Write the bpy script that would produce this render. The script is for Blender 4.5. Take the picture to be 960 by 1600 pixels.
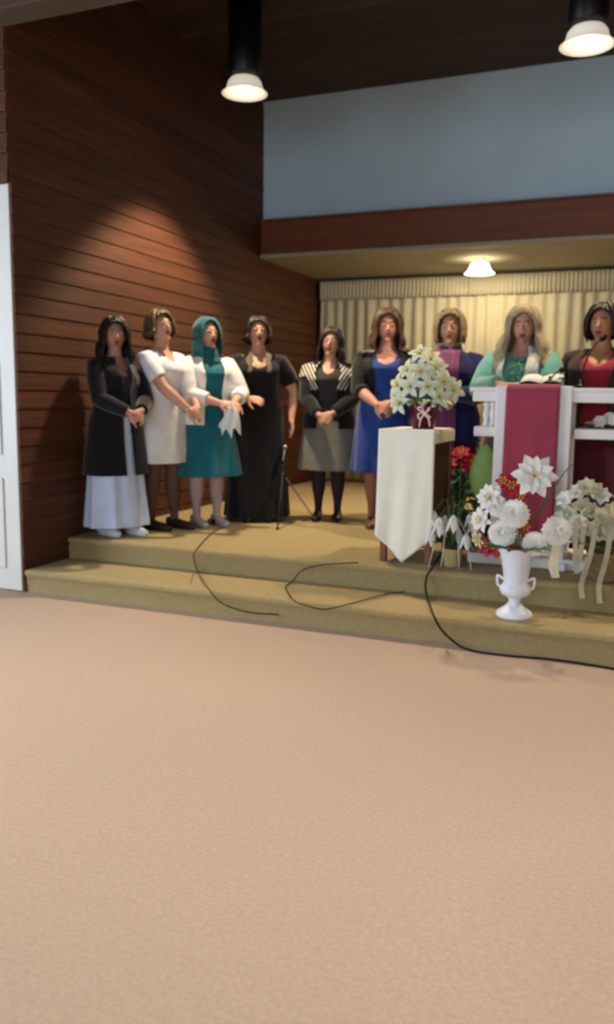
import bpy, math, random
import numpy as np
from mathutils import Vector, Matrix, noise
random.seed(7)
PI=math.pi
D=bpy.data; SC=bpy.context.scene; COL=SC.collection
for o in list(D.objects): D.objects.remove(o)

# ------------------------------------------------------------------ camera
FPX=1275.; CH=1.28
def _dir(u,v):
    d=np.array([u-480.,-(v-800.),-FPX]); return d/np.linalg.norm(d)
_Y=_dir(1000,632); _X=-_dir(-2711,582); _X=_X-_Y*_X.dot(_Y); _X/=np.linalg.norm(_X); _Z=np.cross(_X,_Y)
RC=np.array([_X,_Y,_Z])
cam_d=D.cameras.new('camera'); cam=D.objects.new('camera',cam_d); COL.objects.link(cam)
cam_d.sensor_fit='VERTICAL'; cam_d.sensor_height=36; cam_d.lens=36*FPX/1600
m4=Matrix([list(RC[i])+[0] for i in range(3)]+[[0,0,0,1]]); m4.translation=Vector((0,0,CH))
cam.matrix_world=m4; cam_d.dof.use_dof=True; cam_d.dof.focus_distance=2.0; cam_d.dof.aperture_fstop=3.2   # phone focused on the near carpet
cam_d.clip_start=.05; cam_d.clip_end=60
SC.camera=cam
def ray(u,v): return RC@_dir(u,v)
def onz(u,v,z): d=ray(u,v); d=d*((z-CH)/d[2]); return Vector((d[0],d[1],z))
def ony(u,v,y): d=ray(u,v); d=d*(y/d[1]); return Vector((d[0],y,d[2]+CH))

# ------------------------------------------------------------------ world, exposure, lights
SC.view_settings.view_transform='Standard'; SC.view_settings.look='None'
SC.view_settings.exposure=0.3; SC.view_settings.gamma=1.0; SC.view_settings.use_curve_mapping=False
w=D.worlds.new('world'); SC.world=w; w.use_nodes=True
w.node_tree.nodes['Background'].inputs[0].default_value=(.55,.68,.9,1)
w.node_tree.nodes['Background'].inputs[1].default_value=1.0
def area(name,loc,target,size,power,col):
    l=D.lights.new(name,'AREA'); l.shape='RECTANGLE'; l.size,l.size_y=size; l.energy=power; l.color=col
    o=D.objects.new(name,l); COL.objects.link(o); o.location=loc
    o.rotation_euler=(Vector(target)-Vector(loc)).to_track_quat('-Z','Y').to_euler(); return o
def lamp(name,kind,loc,power,col,rad=.05,target=None,angle=80,blend=.5):
    l=D.lights.new(name,kind); l.energy=power; l.color=col; l.shadow_soft_size=rad
    o=D.objects.new(name,l); COL.objects.link(o); o.location=loc
    if kind=='SPOT':
        l.spot_size=math.radians(angle); l.spot_blend=blend
        t=target or (loc[0],loc[1],0); o.rotation_euler=(Vector(t)-Vector(loc)).to_track_quat('-Z','Y').to_euler()
    return o
WARM=(1,.79,.54); NEUT=(1,.86,.70); DAY=(.72,.86,1.0)
# daylight through the nave's tall windows (left side wall, and the wall behind the seats)
area('daylight_side_window',(-6.05,.9,1.55),(-2,1.6,.3),(3.2,2.5),180,DAY)
area('daylight_rear_window',(0,-4.9,2.0),(-.8,7,3.2),(6,2.2),185,(.78,.88,1))
# pendant downlights over the stage and the alcove lamp
LX=[(-2.88,5.8),(-.455,5.8),(1.97,5.8)]
for i,(x,y) in enumerate(LX):
    lamp('pendant_light','SPOT',(x,y,3.56),370 if i==0 else 230,WARM,.06,None,96,.35)
lamp('alcove_light','POINT',(-1.58,8.5,2.555),36,(1,.82,.55),.05)
NAVE=[(-2.6,1.9),(0.2,1.9),(3,1.9),(-2.6,-1.4),(0.2,-1.4),(3,-1.4)]
for x,y in NAVE: lamp('nave_light','SPOT',(x,y,3.30),430,NEUT,.12,None,92,.9)

# ------------------------------------------------------------------ materials
def lin(c): return c/12.92 if c<=.04045 else ((c+.055)/1.055)**2.4
def rgb(h): return tuple(lin(int(h[i:i+2],16)/255) for i in (0,2,4))+(1,)
def mat(name,col,rough=.7,spec=.3,var=.0,vscale=8,bump=0,bscale=60,metal=0,emit=None,es=0,sheen=0,trans=0,alpha=1,stretch=None,sss=0,tl=0,ovar=0,col2=None):
    m=D.materials.new(name); m.use_nodes=True; nt=m.node_tree; b=nt.nodes['Principled BSDF']; N=nt.nodes.new; L=nt.links.new
    c=rgb(col); b.inputs['Base Color'].default_value=c
    b.inputs['Roughness'].default_value=rough; b.inputs['Specular IOR Level'].default_value=spec; b.inputs['Metallic'].default_value=metal
    if sheen: b.inputs['Sheen Weight'].default_value=sheen; b.inputs['Sheen Roughness'].default_value=.5
    if trans: b.inputs['Transmission Weight'].default_value=trans
    if alpha<1: b.inputs['Alpha'].default_value=alpha
    if sss: b.inputs['Subsurface Weight'].default_value=sss; b.inputs['Subsurface Radius'].default_value=(.02,.008,.004); b.inputs['Subsurface Scale'].default_value=.3
    if emit: b.inputs['Emission Color'].default_value=rgb(emit); b.inputs['Emission Strength'].default_value=es
    if tl:
        tb=N('ShaderNodeBsdfTranslucent'); tb.inputs[0].default_value=c; mx=N('ShaderNodeMixShader'); mx.inputs[0].default_value=tl
        L(b.outputs[0],mx.inputs[1]); L(tb.outputs[0],mx.inputs[2]); L(mx.outputs[0],nt.nodes['Material Output'].inputs[0])
    if var or bump or ovar or col2:
        tc=N('ShaderNodeTexCoord'); mp=N('ShaderNodeMapping'); L(tc.outputs['Object'],mp.inputs[0])
        if stretch: mp.inputs['Scale'].default_value=stretch
        vec=mp.outputs[0]
        if ovar:
            oi=N('ShaderNodeObjectInfo'); mu=N('ShaderNodeVectorMath'); mu.operation='SCALE'; cx=N('ShaderNodeCombineXYZ')
            L(oi.outputs['Random'],cx.inputs[0]); L(oi.outputs['Random'],cx.inputs[2]); L(cx.outputs[0],mu.inputs[0]); mu.inputs['Scale'].default_value=37
            ad=N('ShaderNodeVectorMath'); L(vec,ad.inputs[0]); L(mu.outputs[0],ad.inputs[1]); vec=ad.outputs[0]
        if var or col2:
            n=N('ShaderNodeTexNoise'); n.inputs['Scale'].default_value=vscale; n.inputs['Detail'].default_value=6; L(vec,n.inputs['Vector'])
            r=N('ShaderNodeValToRGB'); L(n.outputs['Fac'],r.inputs[0])
            r.color_ramp.elements[0].position=.3; r.color_ramp.elements[1].position=.7
            c2=rgb(col2) if col2 else tuple(x*(1+var) for x in c[:3])+(1,)
            r.color_ramp.elements[0].color=tuple(x*(1-var) for x in c[:3])+(1,); r.color_ramp.elements[1].color=c2
            out=r.outputs[0]
            if ovar:
                hs=N('ShaderNodeHueSaturation'); ma=N('ShaderNodeMath'); ma.operation='MULTIPLY_ADD'
                L(oi.outputs['Random'],ma.inputs[0]); ma.inputs[1].default_value=ovar*2; ma.inputs[2].default_value=1-ovar
                L(ma.outputs[0],hs.inputs['Value']); L(out,hs.inputs['Color']); out=hs.outputs[0]
            L(out,b.inputs['Base Color'])
        if bump:
            n=N('ShaderNodeTexNoise'); n.inputs['Scale'].default_value=bscale; n.inputs['Detail'].default_value=4; L(vec,n.inputs['Vector'])
            bu=N('ShaderNodeBump'); bu.inputs['Strength'].default_value=bump; bu.inputs['Distance'].default_value=.01
            L(n.outputs['Fac'],bu.inputs['Height']); L(bu.outputs[0],b.inputs['Normal'])
    return m
def stripes(name,c1,c2,scale,ang):
    m=mat(name,c1,.7); nt=m.node_tree; b=nt.nodes['Principled BSDF']; N=nt.nodes.new; L=nt.links.new
    tc=N('ShaderNodeTexCoord'); mp=N('ShaderNodeMapping'); L(tc.outputs['Object'],mp.inputs[0])
    # stripes run down away from the neck on both sides: use |x|
    se=N('ShaderNodeSeparateXYZ'); L(mp.outputs[0],se.inputs[0]); ab=N('ShaderNodeMath'); ab.operation='ABSOLUTE'; L(se.outputs[0],ab.inputs[0])
    m1=N('ShaderNodeMath'); m1.operation='MULTIPLY'; L(ab.outputs[0],m1.inputs[0]); m1.inputs[1].default_value=math.cos(ang)*scale
    m2=N('ShaderNodeMath'); m2.operation='MULTIPLY_ADD'; L(se.outputs[2],m2.inputs[0]); m2.inputs[1].default_value=math.sin(ang)*scale; L(m1.outputs[0],m2.inputs[2])
    sn=N('ShaderNodeMath'); sn.operation='SINE'; L(m2.outputs[0],sn.inputs[0])
    r=N('ShaderNodeValToRGB'); r.color_ramp.elements[0].position=.0; r.color_ramp.elements[1].position=.12
    r.color_ramp.elements[0].color=rgb(c1); r.color_ramp.elements[1].color=rgb(c2); L(sn.outputs[0],r.inputs[0]); L(r.outputs[0],b.inputs['Base Color'])
    return m
M={}
M['carpet']=mat('nave_carpet','c8ad97',.95,.1,var=.09,vscale=70,bump=.9,bscale=420,sheen=.2)
M['stage_carpet']=mat('stage_carpet','b8a26c',.95,.1,var=.10,vscale=40,bump=.9,bscale=380,sheen=.2)
M['siding']=mat('stained_siding','53301f',.6,.3,var=.28,vscale=3,bump=.35,bscale=22,stretch=(6,.5,9),ovar=.18)
M['ceil_board']=mat('dark_ceiling_board','3a2b22',.65,.3,var=.25,vscale=3,bump=.3,bscale=20,stretch=(.5,6,6),ovar=.15)
M['beam']=mat('beam_wood','54392a',.6,.3,var=.25,vscale=4,bump=.2,bscale=20,stretch=(.5,6,6))
M['fascia']=mat('red_brown_fascia','6e3c22',.5,.35,var=.2,vscale=3,bump=.2,bscale=16,stretch=(.4,6,6))
M['blue_wall']=mat('blue_grey_plaster','b6cfdd',.9,.15,var=.04,vscale=2,bump=.25,bscale=80)
M['plaster']=mat('cream_plaster','a39c88',.9,.15,var=.05,vscale=2,bump=.2,bscale=60)
M['white_paint']=mat('white_paint','d2cfc8',.45,.4,var=.03,vscale=3)
M['curtain']=mat('curtain_linen','c4bda2',.9,.1,var=.06,vscale=6,bump=.3,bscale=200,sheen=.3)
M['cloth_white']=mat('white_tablecloth','f2eede',.85,.15,var=.03,vscale=10,bump=.25,bscale=300,sheen=.2)
M['burgundy']=mat('burgundy_cloth','9e3e54',.85,.15,var=.08,vscale=5,bump=.25,bscale=300,sheen=.3)
M['wood_leg']=mat('reddish_table_wood','7a4a34',.5,.4,var=.25,vscale=5,stretch=(8,8,1),bump=.1)
M['pulpit_white']=mat('glossy_white_paint','e2dedd',.35,.45,var=.02,vscale=4)
M['black']=mat('black_enamel','101010',.4,.4,var=.1,vscale=20)
M['blackrub']=mat('black_rubber','141210',.7,.2,var=.1,vscale=20)
M['metal']=mat('brushed_metal','9a9690',.3,.5,metal=.9,var=.05,vscale=30)
M['shade']=mat('frosted_glass_shade','f4efdf',.4,.4,emit='efe4cc',es=.42,var=.02)
M['shade_hot']=mat('lit_glass_shade','fff4da',.4,.4,emit='fff0cc',es=6,var=.02)
M['petal_w']=mat('white_petal','f8f7f0',.6,.3,var=.02,vscale=30,tl=.22)
M['petal_c']=mat('cream_petal','dfdcbc',.6,.3,var=.06,vscale=30,tl=.25)
M['petal_g']=mat('greenish_white_petal','e8eed8',.6,.3,var=.05,vscale=30,tl=.35)
M['petal_r']=mat('red_petal','a81428',.6,.3,var=.15,vscale=30)
M['pistil']=mat('yellow_stamen','d8b84a',.6,.3,var=.1)
M['leaf']=mat('dark_leaf','3e5a34',.5,.4,var=.2,vscale=20)
M['leaf_l']=mat('light_green_leaf','86ad58',.45,.4,var=.15,vscale=12)
M['stem']=mat('green_stem','55663a',.6,.3,var=.2)
M['ribbon']=mat('cream_ribbon','e6e0c8',.4,.5,var=.05,tl=.4,alpha=.85)
M['ribbon_p']=mat('pale_pink_ribbon','f0d4cc',.35,.5,var=.05)
M['foil']=mat('maroon_foil','5e1828',.3,.5,metal=.4,var=.15,vscale=15,bump=.4,bscale=30)
M['urn']=mat('white_urn_ceramic','dfe4ee',.4,.45,var=.03,vscale=6)
M['soil']=mat('dark_pot','2a2c2c',.6,.3,var=.1)
M['paper']=mat('paper','e4e2dc',.8,.2,var=.02)
M['gold']=mat('gold_metal','d0a850',.3,.5,metal=.9,var=.03)
M['silver']=mat('silver_metal','d8d8dc',.25,.5,metal=.9,var=.03)
M['glass']=mat('window_glass','e0ecf4',.1,.5,trans=.9,alpha=.35,var=.01)
M['eye']=mat('eye_white','e4dcd2',.25,.5); M['iris']=mat('dark_iris','20120a',.2,.5)
M['mouth']=mat('open_mouth','3a1410',.6,.2)

# ------------------------------------------------------------------ mesh collector
class G:
    def __init__(s): s.v=[]; s.f=[]; s.m=[]; s.cur=0
    def add(s,vs,fs):
        o=len(s.v); s.v+= [tuple(p) for p in vs]; s.f+=[tuple(i+o for i in f) for f in fs]; s.m+=[s.cur]*len(fs); return s
    def box(s,a,b):
        x0,y0,z0=a; x1,y1,z1=b
        return s.add([(x0,y0,z0),(x1,y0,z0),(x1,y1,z0),(x0,y1,z0),(x0,y0,z1),(x1,y0,z1),(x1,y1,z1),(x0,y1,z1)],
          [(0,3,2,1),(4,5,6,7),(0,1,5,4),(1,2,6,5),(2,3,7,6),(3,0,4,7)])
    def rings(s,R,cap=True,closed=True):
        n=len(R[0]); o=len(s.v)
        for r in R: s.v+=[tuple(p) for p in r]
        k=n if closed else n-1
        for i in range(len(R)-1):
            for j in range(k):
                a=o+i*n+j; b=o+i*n+(j+1)%n; s.f.append((a,b,b+n,a+n)); s.m.append(s.cur)
        if cap and closed:
            s.f.append(tuple(o+j for j in reversed(range(n)))); s.m.append(s.cur)
            q=o+(len(R)-1)*n; s.f.append(tuple(q+j for j in range(n))); s.m.append(s.cur)
        return s
    def lathe(s,prof,c=(0,0,0),n=24,cap=True):
        return s.rings([[ (c[0]+r*math.cos(2*PI*j/n), c[1]+r*math.sin(2*PI*j/n), c[2]+z) for j in range(n)] for r,z in prof],cap)
    def ell(s,c,r,mat3=None,n=14,k=9):
        mat3=mat3 or Matrix.Identity(3); R=[]
        for i in range(k+1):
            t=PI*i/k; t=min(max(t,.04),PI-.04)
            R.append([Vector(c)+mat3@Vector((r[0]*math.sin(t)*math.cos(2*PI*j/n), r[1]*math.sin(t)*math.sin(2*PI*j/n), -r[2]*math.cos(t))) for j in range(n)])
        return s.rings(R)
    def tube(s,pts,rad,n=8,round_=True,flat=1.0,up=None):
        pts=[Vector(p) for p in pts]; rad=[rad]*len(pts) if not hasattr(rad,'__len__') else list(rad)
        T=[]
        for i in range(len(pts)):
            a=pts[max(i-1,0)]; b=pts[min(i+1,len(pts)-1)]; T.append((b-a).normalized())
        u=Vector(up) if up else (Vector((0,0,1)) if abs(T[0].z)<.9 else Vector((0,1,0)))
        u=(u-T[0]*u.dot(T[0])).normalized(); R=[]
        def ring(p,r,t,u): 
            w=t.cross(u); return [p+(w*math.cos(2*PI*j/n)+u*math.sin(2*PI*j/n)*flat)*r for j in range(n)]
        if round_:
            for a in (.25,.7): R.append(ring(pts[0]-T[0]*rad[0]*math.cos(a*PI/2),rad[0]*math.sin(a*PI/2),T[0],u))
        for p,r,t in zip(pts,rad,T):
            u=(u-t*u.dot(t)).normalized(); R.append(ring(p,r,t,u))
        if round_:
            for a in (.7,.25): R.append(ring(pts[-1]+T[-1]*rad[-1]*math.cos(a*PI/2),rad[-1]*math.sin(a*PI/2),T[-1],u))
        return s.rings(R)
    def mesh(s,name,mats,smooth=True):
        me=D.meshes.new(name); me.from_pydata(s.v,[],s.f)
        for m in mats if isinstance(mats,(list,tuple)) else [mats]: me.materials.append(m)
        me.polygons.foreach_set('material_index',s.m)
        me.polygons.foreach_set('use_smooth',[smooth]*len(s.f)); me.update(); return me
    def obj(s,name,mats,parent=None,smooth=True,**k):
        o=D.objects.new(name,s.mesh(name,mats,smooth)); COL.objects.link(o)
        if parent: o.parent=parent
        for a,b in k.items(): o[a]=b
        return o
def spline(pts,n=6):
    P=[Vector(p) for p in pts]; P=[2*P[0]-P[1]]+P+[2*P[-1]-P[-2]]; out=[]
    for i in range(1,len(P)-2):
        for k in range(n):
            t=k/n; a,b,c,d=P[i-1:i+3]
            out.append(.5*((2*b)+(c-a)*t+(2*a-5*b+4*c-d)*t*t+(3*b-3*c+d-a)*t**3))
    return out+[P[-2]]
def thing(name,label,cat,loc=(0,0,0),rz=0,group=None):
    o=D.objects.new(name,None); COL.objects.link(o); o.location=loc; o.rotation_euler=(0,0,rz); o.empty_display_size=.1
    o['label']=label; o['category']=cat
    if group: o['group']=group
    return o
def tag(o,label,cat,group=None):
    o['label']=label; o['category']=cat
    if group: o['group']=group
    return o
def bev(o,w=.004,seg=2):
    m=o.modifiers.new('bevel','BEVEL'); m.width=w; m.segments=seg; m.limit_method='ANGLE'; return o
def solid(o,t,off=0):
    m=o.modifiers.new('solid','SOLIDIFY'); m.thickness=t; m.offset=off; return o
def remesh(g,vox,it=2,fac=.45,dec=None):
    me=D.meshes.new('tmp'); me.from_pydata(g.v,[],g.f); o=D.objects.new('tmp',me); COL.objects.link(o)
    m=o.modifiers.new('r','REMESH'); m.mode='VOXEL'; m.voxel_size=vox; m.use_smooth_shade=True
    if it: s=o.modifiers.new('s','SMOOTH'); s.iterations=it; s.factor=fac
    dg=bpy.context.evaluated_depsgraph_get(); r=D.meshes.new_from_object(o.evaluated_get(dg))
    D.objects.remove(o); D.meshes.remove(me)
    r.polygons.foreach_set('use_smooth',[True]*len(r.polygons))
    return r
def meshobj(name,me,mats,parent,assign=None):
    me.name=name; me.materials.clear()
    for m in mats: me.materials.append(m)
    if assign:
        c=np.empty(len(me.polygons)*3,dtype=np.float32); me.polygons.foreach_get('center',c); c=c.reshape(-1,3)
        me.polygons.foreach_set('material_index',assign(c).astype(np.int32))
    o=D.objects.new(name,me); COL.objects.link(o); o.parent=parent; return o
# ------------------------------------------------------------------ setting
XL=-3.69; YF=4.185; Y2=4.63; YW=7.80; YC=9.55; ZS=.30; ZSOF=2.71; ZFT=3.055; ZC=4.23; XR=3.6
def struct(name,g,m,smooth=False):
    o=g.obj(name,m,None,smooth); o['kind']='structure'; return o
struct('floor',G().box((-6.2,-5,-.1),(5.2,YF+.1,0)),M['carpet'])
st=G(); st.box((XL-.3,YF+.02,-.1),(XR+.3,YC+.2,.135)); st.box((XL-.3,Y2+.02,.13),(XR+.3,YC+.2,.285))
o=struct('floor_stage',st,M['stage_carpet'])
# carpet nosings: rounded tread edges sit proud of the risers
for k,(y,z) in enumerate(((YF,.15),(Y2,.30))):
    g=G(); x0,x1=XL+.02,XR
    prof=[(y+.02,z-.15),(y+.012,z-.045),(y-.004,z-.035),(y-.010,z-.02),(y-.006,z-.006),(y+.008,z),(y+.06,z),(YC+.1 if k else Y2+.03,z)]
    n=40
    for i in range(n+1):
        x=x0+(x1-x0)*i/n; g.v+=[(x,py,pz+.002*math.sin(i*1.7)*(1 if 1<q<6 else 0)) for q,(py,pz) in enumerate(prof)]
    P=len(prof)
    for i in range(n):
        for q in range(P-1): a=i*P+q; g.f.append((a,a+P,a+P+1,a+1)); g.m.append(0)
    o=g.obj('step_carpet',M['stage_carpet'],o if False else D.objects['floor_stage'],True)
# left siding wall: lapped boards
g=G().box((XL-.15,YF,0),(XL-.002,YC+.1,ZC)); wl=struct('wall_left',g,M['siding'])
pit=.12
def board_mesh(L):
    b=G(); 
    for a,y in ((0,0),(0,L)): pass
    pr=[(0,0),(.013,0),(.014,.006),(.008,pit-.003),(0,pit-.004)]
    b.rings([[ (x,0,z) for x,z in pr],[ (x,L,z) for x,z in pr]][::-1]); return b.mesh('board',M['siding'],False)
bm=board_mesh(YC-YF)
for i in range(int(ZC/pit)+1):
    z=i*pit
    if z+pit*.5>ZC: break
    b=D.objects.new('board',bm); COL.objects.link(b); b.parent=wl; b.location=(XL-.003,YF,z)
# front return wall (faces the nave) with a white door
DX0,DX1,DZ=-4.62,-3.70,2.58
g=G(); g.box((-6.2,YF,0),(DX0-.06,YF+.15,ZC)); g.box((DX0-.06,YF,DZ+.002),(XL-.002,YF+.15,ZC)); wf=struct('wall_front_left',g,M['siding'])
def hboard(L):
    b=G(); pr=[(0,0),(-.018,0),(-.020,.006),(-.007,pit-.004),(0,pit-.004)]
    b.rings([[ (0,y,z) for y,z in pr],[ (L,y,z) for y,z in pr]]); return b.mesh('board',M['siding'],False)
hb1=hboard(XL-DX0+.06); hb2=hboard(DX0-.06+6.2)
i=0
while i*pit<ZC-.05:
    z=i*pit
    if z>DZ: 
        b=D.objects.new('board',hb1); COL.objects.link(b); b.parent=wf; b.location=(DX0-.06,YF,z)
    b=D.objects.new('board',hb2); COL.objects.link(b); b.parent=wf; b.location=(-6.2,YF,z); i+=1
G().box((DX0-.06,YF-.022,DZ+.002),(XL-.002,YF+.02,DZ+.065)).obj('head_casing',M['siding'],wf,False)
G().box((DX0-.06,YF-.022,0),(DX0-.002,YF+.02,DZ+.002)).obj('side_casing',M['siding'],wf,False)
g=G().box((DX0,YF-.005,.005),(DX1,YF+.04,DZ)); dr=struct('door_1',g,M['white_paint']); bev(dr,.006)
for z0,z1 in ((.15,.75),(.9,1.5),(1.65,2.4)):
    for x0 in (DX0+.12,DX0+.50):
        p=G().box((x0,YF-.017,z0),(x0+.3,YF-.004,z1)).obj('panel',M['white_paint'],dr,False); bev(p,.008)
h=G(); h.tube([(DX0+.07,YF-.006,1.02),(DX0+.07,YF-.05,1.02)],.012); h.ell((DX0+.07,YF-.065,1.02),(.028,.02,.028)); h.obj('door_handle',M['metal'],dr)
# clerestory wall, fascia, soffit, alcove
struct('wall_back_upper',G().box((XL,YW+.05,ZSOF+.06),(XR,YW+.2,ZC)),M['blue_wall'])
fa=struct('trim_1',G().box((XL+.018,YW-.03,ZSOF+.025),(XR,YW+.05,ZFT)),M['fascia']); bev(fa,.004)
led=G().box((XL+.018,YW-.05,ZFT),(XR,YW+.05,ZFT+.022)).obj('ledge_cap',M['fascia'],fa,False)
t2=struct('trim_2',G().box((XL+.018,YW-.045,ZSOF-.012),(XR,YW+.06,ZSOF+.025)),M['plaster']); bev(t2,.004)
struct('ceiling_alcove',G().box((XL,YW+.06,ZSOF),(XR,YC+.1,ZSOF+.06)),M['plaster'])
struct('wall_back',G().box((XL,YC,0),(XR,YC+.15,ZSOF)),M['plaster'])
struct('wall_right',G().box((XR,YF,0),(XR+.15,YC+.1,ZC)),M['siding'])
# stage ceiling boards
ce=struct('ceiling',G().box((XL-.1,YF,ZC+.02),(XR+.1,YW+.3,ZC+.1)),M['ceil_board'])
cb=G().box((XL,0,0),(XR,.136,.02)).mesh('board',M['ceil_board'],False)
y=YF
while y<YW+.05:
    b=D.objects.new('board',cb); COL.objects.link(b); b.parent=ce; b.location=(0,y,ZC); y+=.142
# header beam between nave and stage
be=struct('trim_3',G().box((-6.2,YF-.17,3.50),(5.2,YF,4.35)),M['beam']); bev(be,.006)
G().box((-6.2,YF-.18,3.485),(5.2,YF+.005,3.50)).obj('beam_edge_board',mat('grey_brown_board','54483e',.6,.3,var=.15,vscale=5,stretch=(.5,6,6)),be,False)
struct('ceiling_nave',G().box((-6.2,-5,4.35),(5.2,YF,4.45)),M['ceil_board'])
# nave shell around the camera with its tall windows
def wall_with_window(name,axis,pos,a0,a1,w0,w1,z0,z1,top,m):
    g=G(); t=.15
    def bx(a,b,za,zb):
        if axis=='x': g.box((pos,a,za),(pos+t,b,zb))
        else: g.box((a,pos,za),(b,pos+t,zb))
    bx(a0,w0,0,top); bx(w1,a1,0,top); bx(w0,w1,0,z0); bx(w0,w1,z1,top); struct(name,g,m)
cream=mat('nave_wall_paint','b8aa92',.9,.15,var=.04,vscale=2)
wall_with_window('wall_nave_left','x',-6.35,-5,YF+.15,-.8,2.6,.25,2.85,4.45,cream)
wall_with_window('wall_nave_rear','y',-5.15,-6.2,5.2,-3.1,3.1,.85,3.15,4.45,cream)
struct('wall_nave_right',G().box((5.2,-5,0),(5.35,YF+.15,4.45)),cream)
struct('wall_front_right',G().box((XR,YF,0),(5.2,YF+.15,4.35)),M['siding'])
for nm,fr in (('window_1',[((-6.3,-.8+i*.85-.03,.25),(-6.22,-.8+i*.85+.03,2.85)) for i in range(5)]+[((-6.3,-.8,z),(-6.22,2.6,z+.06)) for z in (.25,1.9,2.79)]),
              ('window_2',[((-3.1+i*1.24-.03,-5.1,.85),(-3.1+i*1.24+.03,-5.03,3.15)) for i in range(6)]+[((-3.1,-5.1,z),(3.1,-5.03,z+.06)) for z in (.85,3.09)])):
    g=G(); [g.box(a,b) for a,b in fr]; wo=struct(nm,g,M['white_paint'])
    g=G().box((-6.33,-.8,.25),(-6.32,2.6,2.85)) if nm=='window_1' else G().box((-3.1,-5.13,.85),(3.1,-5.12,3.15)); g.obj('pane',M['glass'],wo,False)
# curtains: pleated panels on a rail, each with a gathered heading
def curtain(x0,x1,label,seed):
    t=thing('curtain',label,'curtain',((x0+x1)/2,9.36,ZS)); r=random.Random(seed); W=x1-x0; n=int(W*90); g=G(); H=ZSOF-ZS-.03
    ph=[r.uniform(0,6) for _ in range(4)]; rows=14
    for k in range(rows+1):
        z=.02+(H-.02)*k/rows; a=.020*(1-.35*k/rows)
        for i in range(n+1):
            u=i/n; x=-W/2+W*u
            y=a*math.sin(u*W*2*PI/.135+ph[0]+.5*math.sin(u*9+ph[1]))+.014*math.sin(u*W*9+ph[2]+k*.12)
            g.v.append((x+.006*math.sin(k*.5+i*.2),y,z))
    for k in range(rows):
        for i in range(n):
            a=k*(n+1)+i; g.f.append((a,a+1,a+n+2,a+n+1)); g.m.append(0)
    solid(g.obj('panel',M['curtain'],t),.003)
    g=G()
    for k in range(4):
        z=H-.22+.21*k/3
        for i in range(n*2+1):
            u=i/n/2; g.v.append((-W/2+W*u,-.055+.014*math.sin(u*W*2*PI/.045+ph[3])*(1.3-k*.25)+(.006 if k==1 else 0),z))
    for k in range(3):
        for i in range(n*2): a=k*(2*n+1)+i; g.f.append((a,a+1,a+2*n+2,a+2*n+1)); g.m.append(0)
    solid(g.obj('valance',M['curtain'],t),.003)
curtain(-3.62,-1.84,'pleated beige curtain panel at the left end of the alcove, beside the siding wall',1)
curtain(-1.855,-.08,'pleated beige curtain panel brightly lit below the alcove lamp',2)
curtain(-.095,1.7,'pleated beige curtain panel behind the person in the red top',3)
# ------------------------------------------------------------------ lamps
def pendant(x,y,label):
    t=thing('pendant_lamp',label,'lamp',(x,y,3.535),0,'can pendants over the stage')
    G().lathe([(.02,.13),(.118,.13),(.124,.14),(.124,.66),(.118,.66),(.118,.692),(.02,.692)],n=28).obj('can',M['black'],t,True)
    sh=G(); P=[(.172,.002),(.166,.005),(.148,.022),(.134,.048),(.126,.080),(.106,.105),(.03,.13)]
    sh.lathe([(r,z) for r,z in P]+[(.03,.124),(.100,.100),(.119,.078),(.127,.047),(.141,.021),(.158,.003),(.172,.002)],n=32,cap=False)
    sh.obj('shade',M['shade'],t)
    G().ell((0,0,.075),(.045,.045,.05)).obj('bulb',mat('lamp_bulb','fff2d8',.4,.3,emit='ffe8c0',es=5),t)
pendant(*LX[0],'black can pendant lamp hanging near the siding wall, left of the blue wall')
pendant(*LX[1],'black can pendant lamp at the upper right of the photo')
t=thing('alcove_lamp','small bright bell-shaped glass lamp hanging under the alcove soffit before the curtain','lamp',(-1.58,8.5,2.565))
G().lathe([(.150,.0),(.142,.005),(.118,.028),(.102,.062),(.088,.098),(.05,.118),(.02,.121),(.02,.116),(.046,.113),(.082,.094),(.096,.060),(.112,.027),(.136,.003),(.150,0)],n=32,cap=False).obj('shade',M['shade_hot'],t)
G().lathe([(.02,.118),(.022,.130),(.055,.134),(.055,.145),(.01,.145)],n=20).obj('mount',M['metal'],t)
G().ell((0,0,.07),(.035,.035,.042)).obj('bulb',M['shade_hot'],t)
for k,(x,y) in enumerate(NAVE):
    G().lathe([(.02,0),(.16,0),(.17,.01),(.17,.35),(.02,.36),(.012,1.05),(.01,1.05)],(x,y,3.32),n=20).obj('nave_lamp',M['black'])
    tag(D.objects['nave_lamp' if k==0 else 'nave_lamp.%03d'%k],'black nave can lamp above the camera, %s row, %s'%(('front','rear')[k//3],('nearest the side window','in the middle','farthest from the side window')[k%3]),'lamp','can lamps in the nave')
# ------------------------------------------------------------------ people
TS=[(.70,.120,.095,.0),(.76,.155,.112,.004),(.82,.170,.122,.008),(.88,.168,.120,.006),(.95,.148,.106,.0),(1.02,.130,.097,-.002),(1.08,.130,.100,-.006),
    (1.14,.138,.116,-.014),(1.19,.145,.122,-.018),(1.24,.150,.104,-.008),(1.275,.138,.084,.004),(1.305,.106,.070,.008),(1.33,.074,.060,.008),(1.355,.057,.054,.004),(1.40,.050,.052,-.004),(1.45,.050,.054,-.008)]
def sec(z,b):
    T=TS
    if z<=T[0][0]: r=T[0][1:]
    elif z>=T[-1][0]: r=T[-1][1:]
    else:
        for i in range(len(T)-1):
            if T[i][0]<=z<=T[i+1][0]:
                t=(z-T[i][0])/(T[i+1][0]-T[i][0]); r=tuple(T[i][k]*(1-t)+T[i+1][k]*t for k in (1,2,3)); break
    k=b if z<1.30 else 1+(b-1)*max(0,(1.40-z)/.10)
    return r[0]*k,r[1]*k,r[2]
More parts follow.
